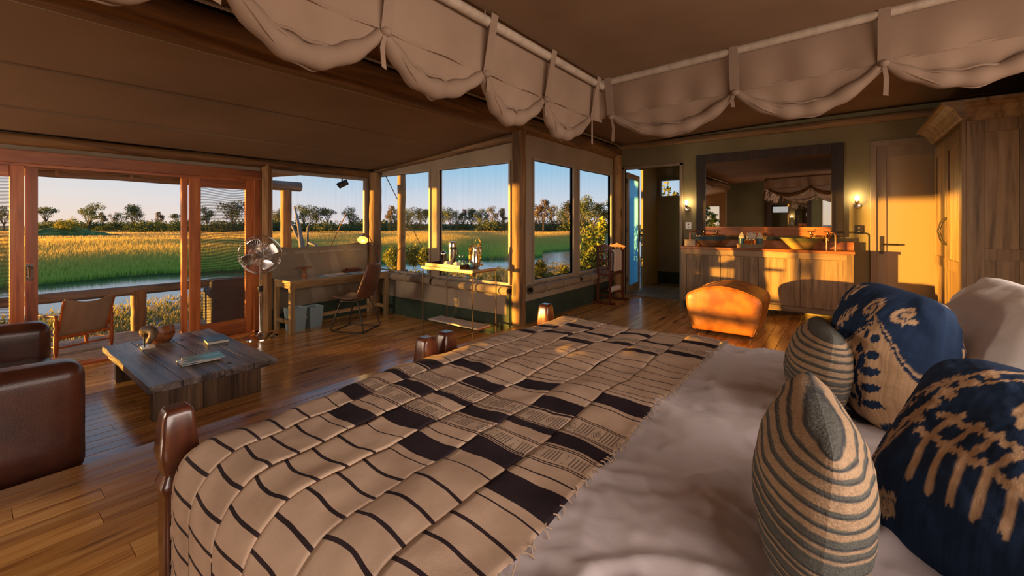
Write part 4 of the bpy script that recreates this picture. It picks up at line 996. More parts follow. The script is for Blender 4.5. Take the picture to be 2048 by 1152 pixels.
pillow('scatter_cushion', 'grey and sand striped wool cushion in front of the nearer ikat cushion', 'cushion', (-.055, .90, .655), (R(-5), R(0), R(-83)), .44, .30, .17, striped(0), MS, 160, .07, 'striped wool cushions', seed=4, wrk=.004)
pillow('bed_pillow', 'big white cotton pillow standing behind the farther ikat cushion', 'pillow', (.24, 1.86, .66), (R(-24), R(0), R(-88)), .72, .46, .20, None, M['whitecloth'], 70, .06, 'white bed pillows', seed=5, wrk=.014)
pillow('bed_pillow', 'white cotton pillow leaning behind the nearer ikat cushion', 'pillow', (.47, 1.05, .66), (R(-26), R(0), R(-88)), .74, .46, .20, None, M['whitecloth'], 50, .06, 'white bed pillows', seed=6, wrk=.03)

# ------------------------------------------------------------ mosquito net canopy
CX, CY, CZ = -1.32, 2.75, 2.20
t_ = thing('canopy_frame', 'pale timber pole frame of the bed canopy under the roof', 'canopy frame', (CX, CY, CZ))
def locp(p): return (p[0]-CX, p[1]-CY, p[2]-CZ)
MB().tube([locp((CX, -.25, CZ)), locp((CX, CY+.03, CZ))], .024, 12).build('pole', M['framepaint'], t_, smooth='auto')
MB().tube([locp((CX-.03, CY, CZ+.025)), locp((1.1, CY, CZ+.10))], .024, 12).build('pole', M['framepaint'], t_, smooth='auto')
MB().tube([locp((CX-.03, -.25, CZ)), locp((1.1, -.25, CZ+.06))], .024, 12).build('pole', M['framepaint'], t_, smooth='auto')
MB().tube([locp((1.1, -.25, CZ+.06)), locp((1.1, CY, CZ+.06))], .024, 12).build('pole', M['framepaint'], t_, smooth='auto')
for (x, y) in ((CX, CY), (1.1, CY), (CX, -.25), (1.1, -.25), (CX, 1.5)): MB().tube([locp((x, y, CZ)), locp((x, y, 2.62))], .003, 6).build('cord', M['canvas'], t_)
cn = thing('mosquito_net', 'rolled white mosquito net swagged around the bed canopy', 'mosquito net', (CX, CY, CZ))
# flat cloth top sagging inside the frame
mb = MB(); mb.grid(lambda u, v: locp((CX+(1.1-CX)*u, -.25+(CY+.25)*v, CZ+.045+.07*u-.05*math.sin(PI*u)*math.sin(PI*v)+.008*math.sin((u*7+v*9))*math.sin(PI*u)*math.sin(PI*v))), 40, 40)
mb.build('net_top', M['nettop'], cn, smooth=True)
def valance(a, b, zt0, zt1, tabs, side):
    # a,b: end points (x,y); tabs: fractions where the net is tied up
    A_, B_ = Vector((*a, 0)), Vector((*b, 0)); D = B_-A_; dn = D.normalized(); out = Vector((dn.y, -dn.x, 0))*side
    T_ = sorted(tabs); n = 150; rnd = random.Random(len(tabs)+int(side*3))
    def prof(f):      # (hem height below the pole, swag amount 0..1)
        for k in range(len(T_)-1):
            if T_[k] <= f <= T_[k+1]: return k, (f-T_[k])/(T_[k+1]-T_[k])
        return 0, 0
    rows = []
    def zt(f): return zt0+(zt1-zt0)*f
    def dep(k, s): return .22+.155*(math.sin(PI*s)**.75)*(1+.10*math.sin(k*2.3)) 
    # upper flat band
    mb = MB(); mb.grid(lambda u, v: locp(tuple(A_+D*u+out*(.03+.01*math.sin(u*60)*v+.012*v)+Vector((0, 0, zt(u)+.02-(.25)*v)))), n, 6)
    mb.build('net_band', M['net'], cn, smooth=True)
    # swagged bundle: sheer part between band and roll, then the thick roll
    def swag(u, v):
        k, s = prof(u); d0 = .215; d1 = dep(k, s); z = zt(u)-(d0+(d1-d0)*v); bulge = .045*math.sin(PI*s)
        return locp(tuple(A_+D*u+out*(.045+bulge*math.sin(v*PI*.5)+.008*math.sin(s*26+k)*v)+Vector((0, 0, z))))
    mb = MB(); mb.grid(swag, n*2, 6); mb.build('net_swag', M['net'], cn, smooth=True)
    for k in range(len(T_)-1):
        pts = []; rs = []
        for i in range(33):
            s = i/32; u = T_[k]+(T_[k+1]-T_[k])*s; p = A_+D*u+out*(.045+.05*math.sin(PI*s))+Vector((0, 0, zt(u)-dep(k, s)))
            pts.append(locp(tuple(p))); rs.append((.016+.027*math.sin(PI*s)**.6)*(1+.12*math.sin(s*31+k*2)))
        mb = MB(); mb.tube(pts, rs, 14); 
        # soft creases along the roll
        o = mb.build('net_roll', M['net'], cn, smooth='auto')
        MB2 = MB(); 
        for j in range(3):
            MB2.tube([(p[0]+out.x*r_*.9*math.cos(j+i*.2), p[1]+out.y*r_*.9*math.cos(j+i*.2), p[2]+r_*.9*math.sin(j*1.4+i*.12)) for i, (p, r_) in enumerate(zip(pts, rs))], .006, 6)
        MB2.build('net_fold', M['net'], cn, smooth=True)
    for j, f in enumerate(T_):
        p = A_+D*f; q = Vector(locp((p.x, p.y, zt(f))))-out*.027; wv_ = dn*.024; mb = MB()
        top = q+Vector((0, 0, .035)); bot = q+out*.055+Vector((0, 0, -.235))
        mb.add([tuple(top-wv_), tuple(top+wv_), tuple(bot+wv_), tuple(bot-wv_)], [(0, 1, 2, 3)])
        mb.build('strap', M['net'], cn, solid=.004)
        l_ = rnd.uniform(.09, .19); k2 = dn*rnd.uniform(-.02, .02); mb = MB(); b2 = bot+Vector((0, 0, .01))
        mb.add([tuple(b2-dn*.007), tuple(b2+dn*.007), tuple(b2+k2+dn*.011-Vector((0, 0, l_*.5))), tuple(b2+k2-dn*.009-Vector((0, 0, l_*.5))), tuple(b2+k2*.6+dn*.012-Vector((0, 0, l_))), tuple(b2+k2*.6-dn*.008-Vector((0, 0, l_*.96)))], [(0, 1, 2, 3), (3, 2, 4, 5)])
        mb.build('ribbon', M['net'], cn, solid=.003)
        kn = MB(); kn.sphere(tuple(bot+Vector((0, 0, 0))), .022, 10, (1.1, 1.1, .8)); kn.build('knot', M['net'], cn, smooth=True)
LA = CY+.25
LA += .07
valance((CX, -.25), (CX, CY+.07), CZ, CZ, [(y+.25)/LA for y in (-.10, .42, .97, 1.54, 2.07, 2.64)], -1)
LBx = 1.1-CX
valance((CX-.045, CY), (1.1, CY), CZ+.02, CZ+.10, [(x-CX+.045)/(LBx+.045) for x in (-1.27, -.49, .17, .80, 1.05)], -1)
valance((1.1, -.25), (CX, -.25), CZ+.05, CZ, [.02, .35, .66, .98], -1)
# ------------------------------------------------------------ bath end
V = thing('vanity_unit', 'long weathered oak double vanity cabinet under the big mirror', 'vanity', (-1.87, 6.53, 0))
VW, VD, VT = 2.0, .46, .90
mb = MB(); mb.box(0, VW, .03, VD, .10, VT-.035); mb.build('body', M['oak'], V)
MB().box(0, .07, 0, .03, .10, VT-.035).build('stile', M['oak'], V, bevel=.003)
MB().box(VW-.07, VW, 0, .03, .10, VT-.035).build('stile', M['oak'], V, bevel=.003)
MB().box(.07, VW-.07, 0, .03, VT-.115, VT-.035).build('top_rail', M['oaky'], V, bevel=.003)
MB().box(.07, VW-.07, 0, .03, .10, .17).build('bottom_rail', M['oaky'], V, bevel=.003)
for k in range(4):      # four recessed door panels
    x0 = .07+k*(VW-.14)/4; x1 = x0+(VW-.14)/4
    MB().box(x0+.003, x1-.003, .016, .03, .172, VT-.118).build('door_panel', M['oak'], V, bevel=.002)
for (x, y) in ((.03, .03), (VW-.03, .03), (.03, VD-.05), (VW-.03, VD-.05)): MB().box(x-.02, x+.02, y-.02, y+.02, 0, .10).build('foot', M['iron'], V)
MB().box(-.012, VW+.012, -.015, VD, VT-.035, VT).build('countertop', M['countertop'], V, bevel=.004)
mb = MB(); mb.box(-.0, VW+.01, VD-.12, VD, VT, VT+.10); mb.build('back_ledge', M['countertop'], V, bevel=.003)
VX, VY = -1.87, 6.53
# mirror
mr0 = thing('wall_mirror', 'large wall mirror in a broad dark wooden frame above the basins', 'mirror', (-1.76, YB-.01, 1.06))
W_, H_, F_ = 1.80, 1.225, .13
MB().box(0, F_, -.05, 0, 0, H_).build('frame_side', M['blackframe'], mr0, bevel=.005)
MB().box(W_-F_, W_, -.05, 0, 0, H_).build('frame_side', M['blackframe'], mr0, bevel=.005)
MB().box(F_, W_-F_, -.05, 0, H_-F_, H_).build('frame_top', M['blackframe'], mr0, bevel=.005)
fb = MB().box(F_, W_-F_, -.05, 0, 0, F_).build('frame_bottom', M['countertop'], mr0, bevel=.005)
for i in range(8): MB().sphere((.30+i*.17, -.052, F_-.035), .008, 8).build('stud', M['brass'], fb, smooth=True)
MB().box(F_, W_-F_, -.028, -.022, F_, H_-F_).build('mirror_glass', M['mirror'], mr0)
def basin(x, label, c1, c2, seed, name='basin'):
    t_ = thing(name, label, 'basin', (x, VY+.20, VT), 0, 'vessel basins')
    mt, t, b = newmat('glazed_pottery_'+('a' if seed == 1 else 'b')); v = coords(t, False, (1, 1, 1)); s_ = N(t, 'ShaderNodeSeparateXYZ'); t.links.new(v, s_.inputs[0])
    n = N(t, 'ShaderNodeTexNoise'); n.inputs['Scale'].default_value = 20; t.links.new(coords(t, False, (.3, .3, 3)), n.inputs['Vector'])
    ad = N(t, 'ShaderNodeMath', operation='MULTIPLY_ADD'); t.links.new(n.outputs[0], ad.inputs[0]); ad.inputs[1].default_value = .05; t.links.new(s_.outputs['Z'], ad.inputs[2])
    t.links.new(ramp(t, ad.outputs[0], [(.06, c2), (.11, c2), (.13, c1), (.17, c1)]), b.inputs['Base Color']); b.inputs['Roughness'].default_value = .22; bump(t, b, n.outputs[0], .2, .004)
    MB().lathe([(.10, 0), (.115, .006), (.155, .05), (.205, .105), (.235, .138), (.242, .146), (.236, .150), (.225, .140), (.19, .10), (.13, .05), (.05, .03), (0, .028)], 40).build('bowl', mt, t_, smooth='auto')
    MB().lathe([(.0, .030), (.022, .031), (.024, .036), (.0, .037)], 16).build('drain', M['brass'], t_, smooth='auto')
    return t_
basin(-1.53, 'blue rimmed brown pottery basin nearer the foyer door', (.05, .11, .16), (.26, .13, .06), 1)
basin(-.40, 'green glazed pottery basin nearer the frosted door', (.20, .19, .07), (.40, .25, .08), 2)
def taps(x, label, mat2):
    t_ = thing('tap_set', label, 'tap', (x, VY+VD-.06, VT+.10), 0, 'brass tap pairs')
    for k, s in enumerate((-1, 1)):
        p = MB(); p.lathe([(.02, 0), (.022, .01), (.012, .02), (.012, .07), (.018, .08), (.012, .095), (.006, .10), (.006, .125)], 14, (s*.09, 0, 0))
        p.tube([(s*.09, 0, .05), (s*.085, -.06, .075), (s*.07, -.13, .07), (s*.06, -.155, .045), (s*.06, -.16, .02)], .010, 10)
        o = p.build('faucet', mat2, t_, smooth='auto')
        h = MB(); h.tube([(s*.09-.03, 0, .125), (s*.09+.03, 0, .125)], .006, 8); h.tube([(s*.09, -.03, .125), (s*.09, .03, .125)], .006, 8)
        for q in ((-.03, 0), (.03, 0), (0, -.03), (0, .03)): h.sphere((s*.09+q[0], q[1], .125), .009, 8)
        h.build('cross_handle', M['iron'], o, smooth='auto')
    mb = MB(); mb.tube([(-.16, .01, .045), (.16, .01, .045)], .011, 10); mb.build('supply_pipe', M['copper'], t_, smooth='auto')
taps(-1.56, 'dim brass tap pair over the blue rimmed basin', M['brass'])
taps(-.22, 'sunlit brass tap pair over the green basin', M['brass'])
def pipe(x, label, s):
    t_ = thing('copper_pipe', label, 'pipe', (x, VY+.10, VT), 0, 'copper supply pipes')
    mb = MB(); mb.tube([(0, 0, 0), (0, 0, .19), (s*.012, .01, .215), (s*.04, .05, .225), (s*.06, .22, .225)], .011, 10); mb.build('pipe_run', M['copper'], t_, smooth='auto')
    mb = MB(); mb.tube([(s*.09, .03, 0), (s*.09, .03, .16)], .010, 10); mb.build('pipe_drop', M['copper'], t_, smooth='auto')
pipe(-1.77, 'bent copper pipe at the foyer end of the vanity', 1)
pipe(-.045, 'bent copper pipe at the frosted door end of the vanity', -1)
t_ = thing('crate', 'small whitewashed wooden block box at the foyer end of the vanity', 'box', (-1.80, VY+.12, VT))
MB().box(-.04, .11, -.05, .07, 0, .085).build('body', M['framepaint'], t_, bevel=.006); MB().box(-.045, .115, -.055, .075, .085, .10).build('lid', M['framepaint'], t_, bevel=.003)
# amenity tray
t_ = thing('amenity_tray', 'small pale wooden tray carrying toiletries between the two basins', 'tray', (-.98, VY+.14, VT))
MB().box(-.155, .155, -.07, .07, 0, .045).build('base', M['deskwood'], t_, bevel=.004)
MB().box(-.165, .165, -.08, .08, .045, .052).build('rim', M['deskwood'], t_)
blue = plain('blue_glazed_pot', (.03, .10, .15), .3)
nap = cloth('napkin_print', (.62, .54, .44), (.10, .08, .06), weave=60, wr=26, mott=(.58, .66)); napp = cloth('napkin_plain', (.66, .56, .42), (.72, .62, .48))
for x, lb in ((-1.09, 'dark blue pot with a folded cream cloth, nearer the blue rimmed basin'), (-.87, 'dark blue pot with a folded cream cloth, nearer the green basin')):
    t2 = thing('pot', lb, 'pot', (x, VY+.135, VT+.052), 0, 'pots with folded cloths')
    MB().lathe([(.036, 0), (.038, .01), (.038, .075), (.034, .078), (.033, .05), (0, .045)], 20).build('bowl', blue, t2, smooth='auto')
    mb = MB(); mb.grid(lambda u, v: (.034*math.sin(u*2*PI)*(1-.0*v)*(1-.85*v**2.2)*(1+.5*v*(1-v)*2), .016*math.cos(u*2*PI)*(1-.6*v), .05+.115*v), 20, 10)
    nn_ = mb.build('folded_cloth', napp, t2, smooth=True)
    MB().box(-.022, .006, -.018, -.015, .115, .119).build('cloth_tie', M['black'], nn_)
t2 = thing('napkin_bundle', 'patterned black and white cloth bundle between the two blue pots', 'cloth', (-.98, VY+.17, VT+.052))
mb = MB(); mb.grid(lambda u, v: ((.05-.03*abs(v-.5))*math.sin(u*2*PI)*(.6+.8*v)*(1+.15*math.sin(u*31)), .022*math.cos(u*2*PI), .02+.13*v-.012*math.cos(u*2*PI*3)*v), 40, 10); mb.build('bundle', nap, t2, smooth=True)
amber = plain('amber_glass', (.35, .08, .015), .1)
for i, x in enumerate((-1.025, -.985, -.945)):
    t2 = thing('bottle', ('amber toiletry bottle beside the first blue pot', 'amber toiletry bottle in front of the patterned cloth bundle', 'amber toiletry bottle beside the pot nearer the green basin')[i], 'bottle', (x, VY+.095, VT+.052), 0, 'amber toiletry bottles')
    MB().lathe([(.016, 0), (.018, .005), (.018, .042), (.008, .052), (.008, .06)], 16).build('body', amber, t2, smooth='auto'); MB().lathe([(.010, .058), (.010, .072), (0, .073)], 12).build('cap', M['brass'], t2, smooth='auto')
# sconces
glow = plain('bulb_glow', (1, .85, .6), .3, 0, (1, .78, .42), 60)
for x, z, lb in ((-1.90, 1.47, 'bare bulb wall light between the foyer door and the mirror'), (.17, 1.47, 'bare bulb wall light between the mirror and the frosted door')):
    t_ = thing('wall_light', lb, 'wall light', (x, YB-.0, z), 0, 'bulb wall lights')
    MB().lathe([(.045, 0), (.045, .012), (.03, .03), (.0, .032)], 24).build('backplate', M['steel'], t_, smooth='auto')
    t_.children[0].rotation_euler = (R(90), 0, 0)
    mb = MB(); mb.tube([(0, -.02, 0), (0, -.07, .005), (0, -.085, .03)], .011, 12); mb.lathe([(.018, .02), (.024, .03), (.024, .055), (.016, .06)], 18, (0, -.085, 0)); mb.build('holder', M['steel'], t_, smooth='auto')
    mb = MB(); mb.sphere((0, -.085, .092), .024, 16, (1, 1, 1.25)); mb.build('bulb', glow, t_, smooth=True)
    point('bulb_light', (x, YB-.085, z+.1), 5.5, (1, .66, .30), .03)
for x, z, m_, lb, mm_ in ((-1.89, 1.20, 'white', 'cream wall socket below the wall light at the foyer door', 'iron'), (.19, 1.16, 'iron', 'dark metal wall switch plate below the wall light at the frosted door', 'brass')):
    t_ = thing('wall_socket', lb, 'socket', (x, YB-.004, z)); MB().box(-.045, .045, -.012, 0, -.055, .055).build('plate', M[m_], t_, bevel=.004)
    for dz in (-.022, .022): MB().tube([(0, -.014, dz), (0, -.010, dz)], .011, 10).build('socket_hole', M[mm_], t_)

# ottoman
t_ = thing('ottoman', 'bulging tan leather ottoman standing in the sun before the vanity', 'ottoman', (-1.02, 5.40, 0))
OW, OD = .74, .66
OP = [(-.27, .05), (-.30, .055), (-.345, .20), (-.372, .33), (-.375, .40), (-.352, .445), (-.30, .475), (-.20, .515), (-.10, .54), (0, .55)]
OP = OP+[(-x, z) for x, z in OP[-2::-1]]
def oprof(k, sc, cz=.28): n_ = len(OP); i = min(int(k), n_-1); j = min(i+1, n_-1); f = k-i; x = OP[i][0]*(1-f)+OP[j][0]*f; z = OP[i][1]*(1-f)+OP[j][1]*f; return x*sc, cz+(z-cz)*sc
YS = []
for i in range(9): q = i/8; YS.append((-OD/2-.035*math.cos(q*PI/2)**1.0, max(.001, math.sin(q*PI/2)**.75)))
ny = 84
for i in range(1, ny): q = i/ny; YS.append((-OD/2+OD*q, 1.0+.012*math.sin(PI*q)-.010*(1-abs(math.sin(PI*q*11)))**3))
for i in range(9): q = 1-i/8; YS.append((OD/2+.035*math.cos(q*PI/2), max(.001, math.sin(q*PI/2)**.75)))
mb = MB(); vs = []; NK = 72
for (yv, sc) in YS:
    for k in range(NK+1): x, z = oprof(k/NK*(len(OP)-1), sc); vs.append((x, yv, z))
    x0, z0 = oprof(len(OP)-1, sc); x1, z1 = oprof(0, sc); vs.append(((x0+x1)/2, yv, (z0+z1)/2))
W1 = NK+2
mb.add(vs, [(j*W1+k, j*W1+(k+1) % W1, (j+1)*W1+(k+1) % W1, (j+1)*W1+k) for j in range(len(YS)-1) for k in range(W1)])
mb.build('padded_body', M['ottoman'], t_, smooth=True)
for s in (-1, 1):
    MB().tube([(oprof(k/60*(len(OP)-1), 1.0)[0], s*(OD/2-.002), oprof(k/60*(len(OP)-1), 1.0)[1]) for k in range(61)], .006, 8).build('piping', M['ottoman'], t_, smooth=True)
for (x, y) in ((-1, -1), (-1, 1), (1, -1), (1, 1)): MB().lathe([(.018, 0), (.026, .08)], 12, (x*.26, y*.22, 0)).build('leg', M['darkwood'], t_, smooth='auto')

# wardrobe
t_ = thing('wardrobe', 'tall weathered oak wardrobe with cove cornice beside the frosted door', 'wardrobe', (.86, 5.46, 0))
WD, WW, WH = 1.42, .85, 2.16      # along y, along x, height
MB().box(.03, WW, .02, WD, .0, WH).build('carcass', M['oak'], t_)
for k in range(2):
    y0, y1 = .03+k*.68, .03+(k+1)*.68
    d_ = MB(); d_.box(0, .03, y0+.003, y0+.08, .08, WH-.06); d_.box(0, .03, y1-.08, y1-.003, .08, WH-.06); d_.box(0, .03, y0+.08, y1-.08, .08, .20); d_.box(0, .03, y0+.08, y1-.08, WH-.18, WH-.06); d_.box(0, .03, y0+.08, y1-.08, .78, .88)
    dd = d_.build('door', M['oak'], t_, bevel=.003)
    MB().box(.014, .024, y0+.08, y1-.08, .20, .78).build('lower_panel', M['oak'], dd); MB().box(.014, .024, y0+.08, y1-.08, .88, WH-.18).build('upper_panel', M['oak'], dd)
    yc = y1-.04 if k == 0 else y0+.04
    MB().tube([(-.0, yc, 1.02), (-.035, yc, 1.07), (-.055, yc, 1.16), (-.035, yc, 1.25), (0, yc, 1.30)], .008, 10).build('curved_handle', M['iron'], dd, smooth='auto')
MB().box(.0, .03, .0, .03, 0, WH).build('corner_post', M['oak'], t_, bevel=.004)
mb = MB(); mb.box(.03, .14, 0, .02, .0, WH); mb.box(WW-.1, WW, 0, .02, 0, WH); mb.box(.14, WW-.1, 0, .02, WH-.12, WH); mb.box(.14, WW-.1, 0, .02, 0, .12); mb.box(.14, WW-.1, 0, .02, .92, 1.02)
mb.build('side_frame', M['oak'], t_, bevel=.002)
for i in range(3): MB().box(.14+i*.203, .14+(i+1)*.203-.002, .009, .02, .12, .92).build('side_panel', M['oak'], t_, bevel=.001); MB().box(.14+i*.203, .14+(i+1)*.203-.002, .009, .02, 1.02, WH-.12).build('side_panel', M['oak'], t_, bevel=.001)
cv = [(0, 0), (-.02, 0), (-.03, .015), (-.045, .05), (-.075, .10), (-.12, .135), (-.15, .14), (-.15, .165), (0, .165)]
mb = MB(); mb.prism([(p[0], WH-.01+p[1]) for p in cv], 'y', -.15, WD); 
mb.build('cornice', M['oaky'], t_); 
mb = MB(); mb.prism([(p[0], WH-.01+p[1]) for p in cv], 'x', -.0, WW); mb.build('cornice', M['oak'], t_)
MB().box(0, WW, 0, WD, WH, WH+.15).build('top_board', M['oak'], t_)

# towel valet
t_ = thing('towel_stand', 'dark red wooden towel stand in front of the corner post', 'towel stand', (-2.87, 6.02, 0))
for yy_ in (0, .50):
    mb = MB(); mb.box(-.115, -.085, yy_-.015, yy_+.015, .03, .86); mb.box(.085, .115, yy_-.015, yy_+.015, .03, .86); mb.build('end_post', M['valetwood'], t_, bevel=.004)
    mb = MB(); mb.prism([(-.14, .85), (-.14, .875), (-.06, .90), (0, .925), (.06, .90), (.14, .875), (.14, .85)], 'y', yy_-.015, yy_+.015); mb.build('arched_crest', M['valetwood'], t_, bevel=.004)
    for z_ in (.66, .44, .12): MB().box(-.085, .085, yy_-.01, yy_+.01, z_, z_+.03).build('cross_rail', M['valetwood'], t_)
    mb = MB(); mb.box(-.045, -.03, yy_-.006, yy_+.006, .47, .86); mb.box(.03, .045, yy_-.006, yy_+.006, .47, .86); mb.build('slat', M['valetwood'], t_)
    MB().box(-.19, .19, yy_-.022, yy_+.022, 0, .03).build('foot', M['valetwood'], t_, bevel=.006)
for x, z in ((-.09, .80), (.09, .80), (0, .20), (.09, .45)): MB().tube([(x, 0, z), (x, .5, z)], .011, 10).build('towel_rail', M['valetwood'], t_, smooth='auto')
t2 = thing('towel', 'white towel folded over the rail of the towel stand', 'towel', (-2.78, 6.26, .815))
mb = MB(); mb.grid(lambda u, v: ((.028*math.cos((v-.5)*2*PI*.5)-.0 if .42 < v < .58 else 0)*0+(.026 if v > .5 else -.026)*min(1, abs(v-.5)*14)+.004*math.sin(u*20+v*4), -.14+.28*u, .012-abs(v-.5)*.66+.0*u), 24, 44)
mb.build('folded_towel', M['towel'], t2, smooth=True, solid=.012)
t2 = thing('rolled_towel', 'white rolled towel tucked low on the towel stand', 'towel', (-2.80, 6.10, .215))
mb = MB(); mb.tube([(0, 0, 0), (.0, .30, 0)], .042, 20); rr_ = mb.build('roll', M['towel'], t2, smooth='auto')
MB().tube([(.034*math.cos(a)*(1-a/22), -.003, .034*math.sin(a)*(1-a/22)) for a in np.linspace(0, 18, 60)], .004, 6).build('spiral_edge', M['whitecloth'], t2, smooth=True)


# ------------------------------------------------------------ lounge
# sofa (faces the coffee table)
SX0, SX1, SY0, SY1 = -5.02, -3.28, -.50, .42
t_ = thing('sofa', 'worn dark brown leather sofa at the edge of the step', 'sofa', ((SX0+SX1)/2, (SY0+SY1)/2, ZL)); sx_, sy_ = (SX1-SX0)/2, (SY1-SY0)/2
def soft_box(x0, x1, y0, y1, z0, z1, r, n=10, puff=0, wr=.004, sd=0):
    bm = bmesh.new(); bmesh.ops.create_cube(bm, size=1)
    for v in bm.verts: v.co = Vector(((x0+x1)/2+v.co.x*(x1-x0), (y0+y1)/2+v.co.y*(y1-y0), (z0+z1)/2+v.co.z*(z1-z0)))
    bmesh.ops.bevel(bm, geom=bm.edges[:], offset=r, segments=5, affect='EDGES', profile=.5)
    bmesh.ops.subdivide_edges(bm, edges=[e for e in bm.edges if e.calc_length() > .08], cuts=n, use_grid_fill=True)
    for v in bm.verts:
        q = v.co; fz = max(0, 1-abs((q.x-(x0+x1)/2)/(x1-x0)*2)**2)*max(0, 1-abs((q.y-(y0+y1)/2)/(y1-y0)*2)**2)
        if q.z > (z0+z1)/2: q.z += puff*fz
        nn_ = fbm(q.x+sd, q.y*1.0, 5, q.z*4)*wr; q.z += nn_; q.x += nn_*.6; q.y += nn_*.5
    bmesh.ops.recalc_face_normals(bm, faces=bm.faces)
    mb = MB(); mb.v = [tuple(v.co) for v in bm.verts]; bm.verts.index_update(); mb.f = [tuple(v.index for v in f.verts) for f in bm.faces]; mb.m = [0]*len(mb.f); bm.free(); return mb
AW = .24
for s in (-1, 1):
    a0, a1 = (s*sx_-AW, s*sx_) if s > 0 else (-sx_, -sx_+AW)
    soft_box(a0, a1, -sy_, sy_, .05, .665, .075, 8, .01).build('armrest', M['leather'], t_, smooth=True)
    y_ = sy_+.001; pts = [(a0+.02, y_, .12), (a0+.012, y_, .56), (a0+.05, y_, .635), ((a0+a1)/2, y_, .652), (a1-.05, y_, .635), (a1-.012, y_, .56), (a1-.02, y_, .12)]
    soft_box(-sx_+AW-.02, sx_-AW+.02, -sy_+.18, sy_-.05, .08, .27, .03, 6).build('base', M['leather'], t_, smooth=True)
soft_box(-sx_+.05, sx_-.05, -sy_, -sy_+.25, .05, .80, .08, 8).build('backrest', M['leather'], t_, smooth=True)
for k in range(2):
    x0 = -sx_+AW+k*(sx_-AW); mbc = soft_box(x0+.004, x0+(sx_-AW)-.004, -sy_+.22, sy_+.0, .27, .42, .055, 14, .045, .012, k*3)
    mbc.v = [(x, y, z-(.010*abs(math.sin(y*26+math.sin(x*7)*1.2))**.5*max(0, 1-abs((x-x0-(sx_-AW)/2)/((sx_-AW)/2))**6) if z > .40 else 0)) for x, y, z in mbc.v]
    mbc.build('seat_cushion', M['leather'], t_, smooth=True)
for (a, b_) in ((-1, -1), (-1, 1), (1, -1), (1, 1)): MB().lathe([(.02, 0), (.03, .07)], 12, (a*(sx_-.1), b_*(sy_-.1), 0)).build('leg', M['darkwood'], t_)
# coffee table
TX0, TX1, TY0, TY1 = -5.48, -3.86, .80, 1.66; TZ = .085
t_ = thing('coffee_table', 'low reclaimed wood coffee table with thick plank legs', 'coffee table', ((TX0+TX1)/2, (TY0+TY1)/2, ZL)); hx, hy = (TX1-TX0)/2, (TY1-TY0)/2; TH = TZ-ZL
rnd = random.Random(3); ws = [.20, .27, .21, .18]; y = -hy
for i, w0 in enumerate(ws):
    mb = MB(); x0, x1 = -hx+rnd.uniform(-.02, .02), hx+rnd.uniform(-.02, .02)
    def topf(u, v, side): return (x0+(x1-x0)*u, y+.001+(w0-.002)*v, (TH if side else TH-.055)+.0025*fbm(u*4, v+i, 3))
    nx_ = 40
    mb.grid(lambda u, v: topf(u, v, 1), nx_, 5); o_ = len(mb.v)
    mb.build_ = None
    b1 = MB(); P = [(x0+(x1-x0)*k/20, y+.001 + (.008*fbm(k*.3, 1, 1) if i == 0 else 0)) for k in range(21)]+[(x0+(x1-x0)*(20-k)/20, y+w0-.001 + (.008*fbm(k*.3, 5, 1) if i == 3 else 0)) for k in range(21)]
    b1.prism(P, 'z', TH-.055, TH+rnd.uniform(-.002, .002)); b1.build('top_plank', M['tabletop'], t_, bevel=.006); y += w0
for x in (-hx+.36, hx-.06):      # slab legs made of upright boards
    ws2 = [.11]*7; yy_ = -hy+.03
    for k in range(7):
        w0 = (2*hy-.14)/7; MB().box(x-.03, x+.03, yy_, yy_+w0-.002, 0, TH-.055).build('leg_board', M['tablebase'], t_, bevel=.004); yy_ += w0
for (x, y) in ((-.62, -.2), (-.45, -.22), (-.5, .1), (-.35, -.05), (.66, .12), (.05, .3)): MB().box(x-.028, x+.028, y-.012, y+.012, TH-.002, TH+.0025).build('butterfly_key', M['tablebase'], t_)
# ornaments on it
tz = TZ+.0
t_ = thing('carved_bowl', 'reddish carved wooden bowl lying beside the little elephant stand', 'bowl', (-5.22, 1.20, tz+.062), (R(50), 0, R(-60)))
MB().lathe([(0, -.06), (.05, -.056), (.085, -.03), (.115, .035), (.108, .035), (.08, -.02), (.04, -.045), (0, -.05)], 28).build('bowl', M['countertop'], t_, smooth='auto')
t_ = thing('carved_figure', 'dark carved curled animal figure on a small white stand on the coffee table', 'ornament', (-5.10, 1.06, tz))
MB().tube([(.09*math.cos(a), .02*math.sin(a*2), .10+.065*math.sin(a)) for a in np.linspace(-.6, 3.9, 20)], [.022+.018*math.sin(i/19*PI) for i in range(20)], 14).build('body', M['tablebase'], t_, smooth='auto')
MB().sphere((0, 0, .185), .022, 12).build('finial', M['tablebase'], t_, smooth=True); MB().tube([(0, 0, .16), (0, 0, .18)], .01, 8).build('neck', M['tablebase'], t_)
MB().tube([(0, -.03, 0), (0, -.03, .15)], .006, 8).build('rod', M['iron'], t_); mb = MB(); mb.prism([(-.07, -.05), (.07, -.06), (.05, .04), (-.06, .05)], 'z', 0, .012); mb.build('base', M['white'], t_)
t_ = thing('guest_book', 'thick dark blue covered book at the back corner of the coffee table', 'book', (-4.85, 1.52, tz), R(-8))
bluec = plain('book_cover', (.05, .06, .08), .3); paper = plain('paper_block', (.7, .68, .62), .8)
MB().box(-.115, .115, -.085, .085, .004, .026).build('pages', paper, t_); MB().box(-.12, .12, -.09, .09, .026, .031).build('cover', bluec, t_); MB().box(-.12, .12, -.09, .09, 0, .004).build('back_cover', bluec, t_)
def printmat(name, cs, sc=9):
    m, t, b = newmat(name); n = N(t, 'ShaderNodeTexNoise'); n.inputs['Scale'].default_value = sc; t.links.new(coords(t, False, (1, 2.5, 1)), n.inputs['Vector'])
    t.links.new(ramp(t, n.outputs[0], cs), b.inputs['Base Color']); b.inputs['Roughness'].default_value = .25; return m
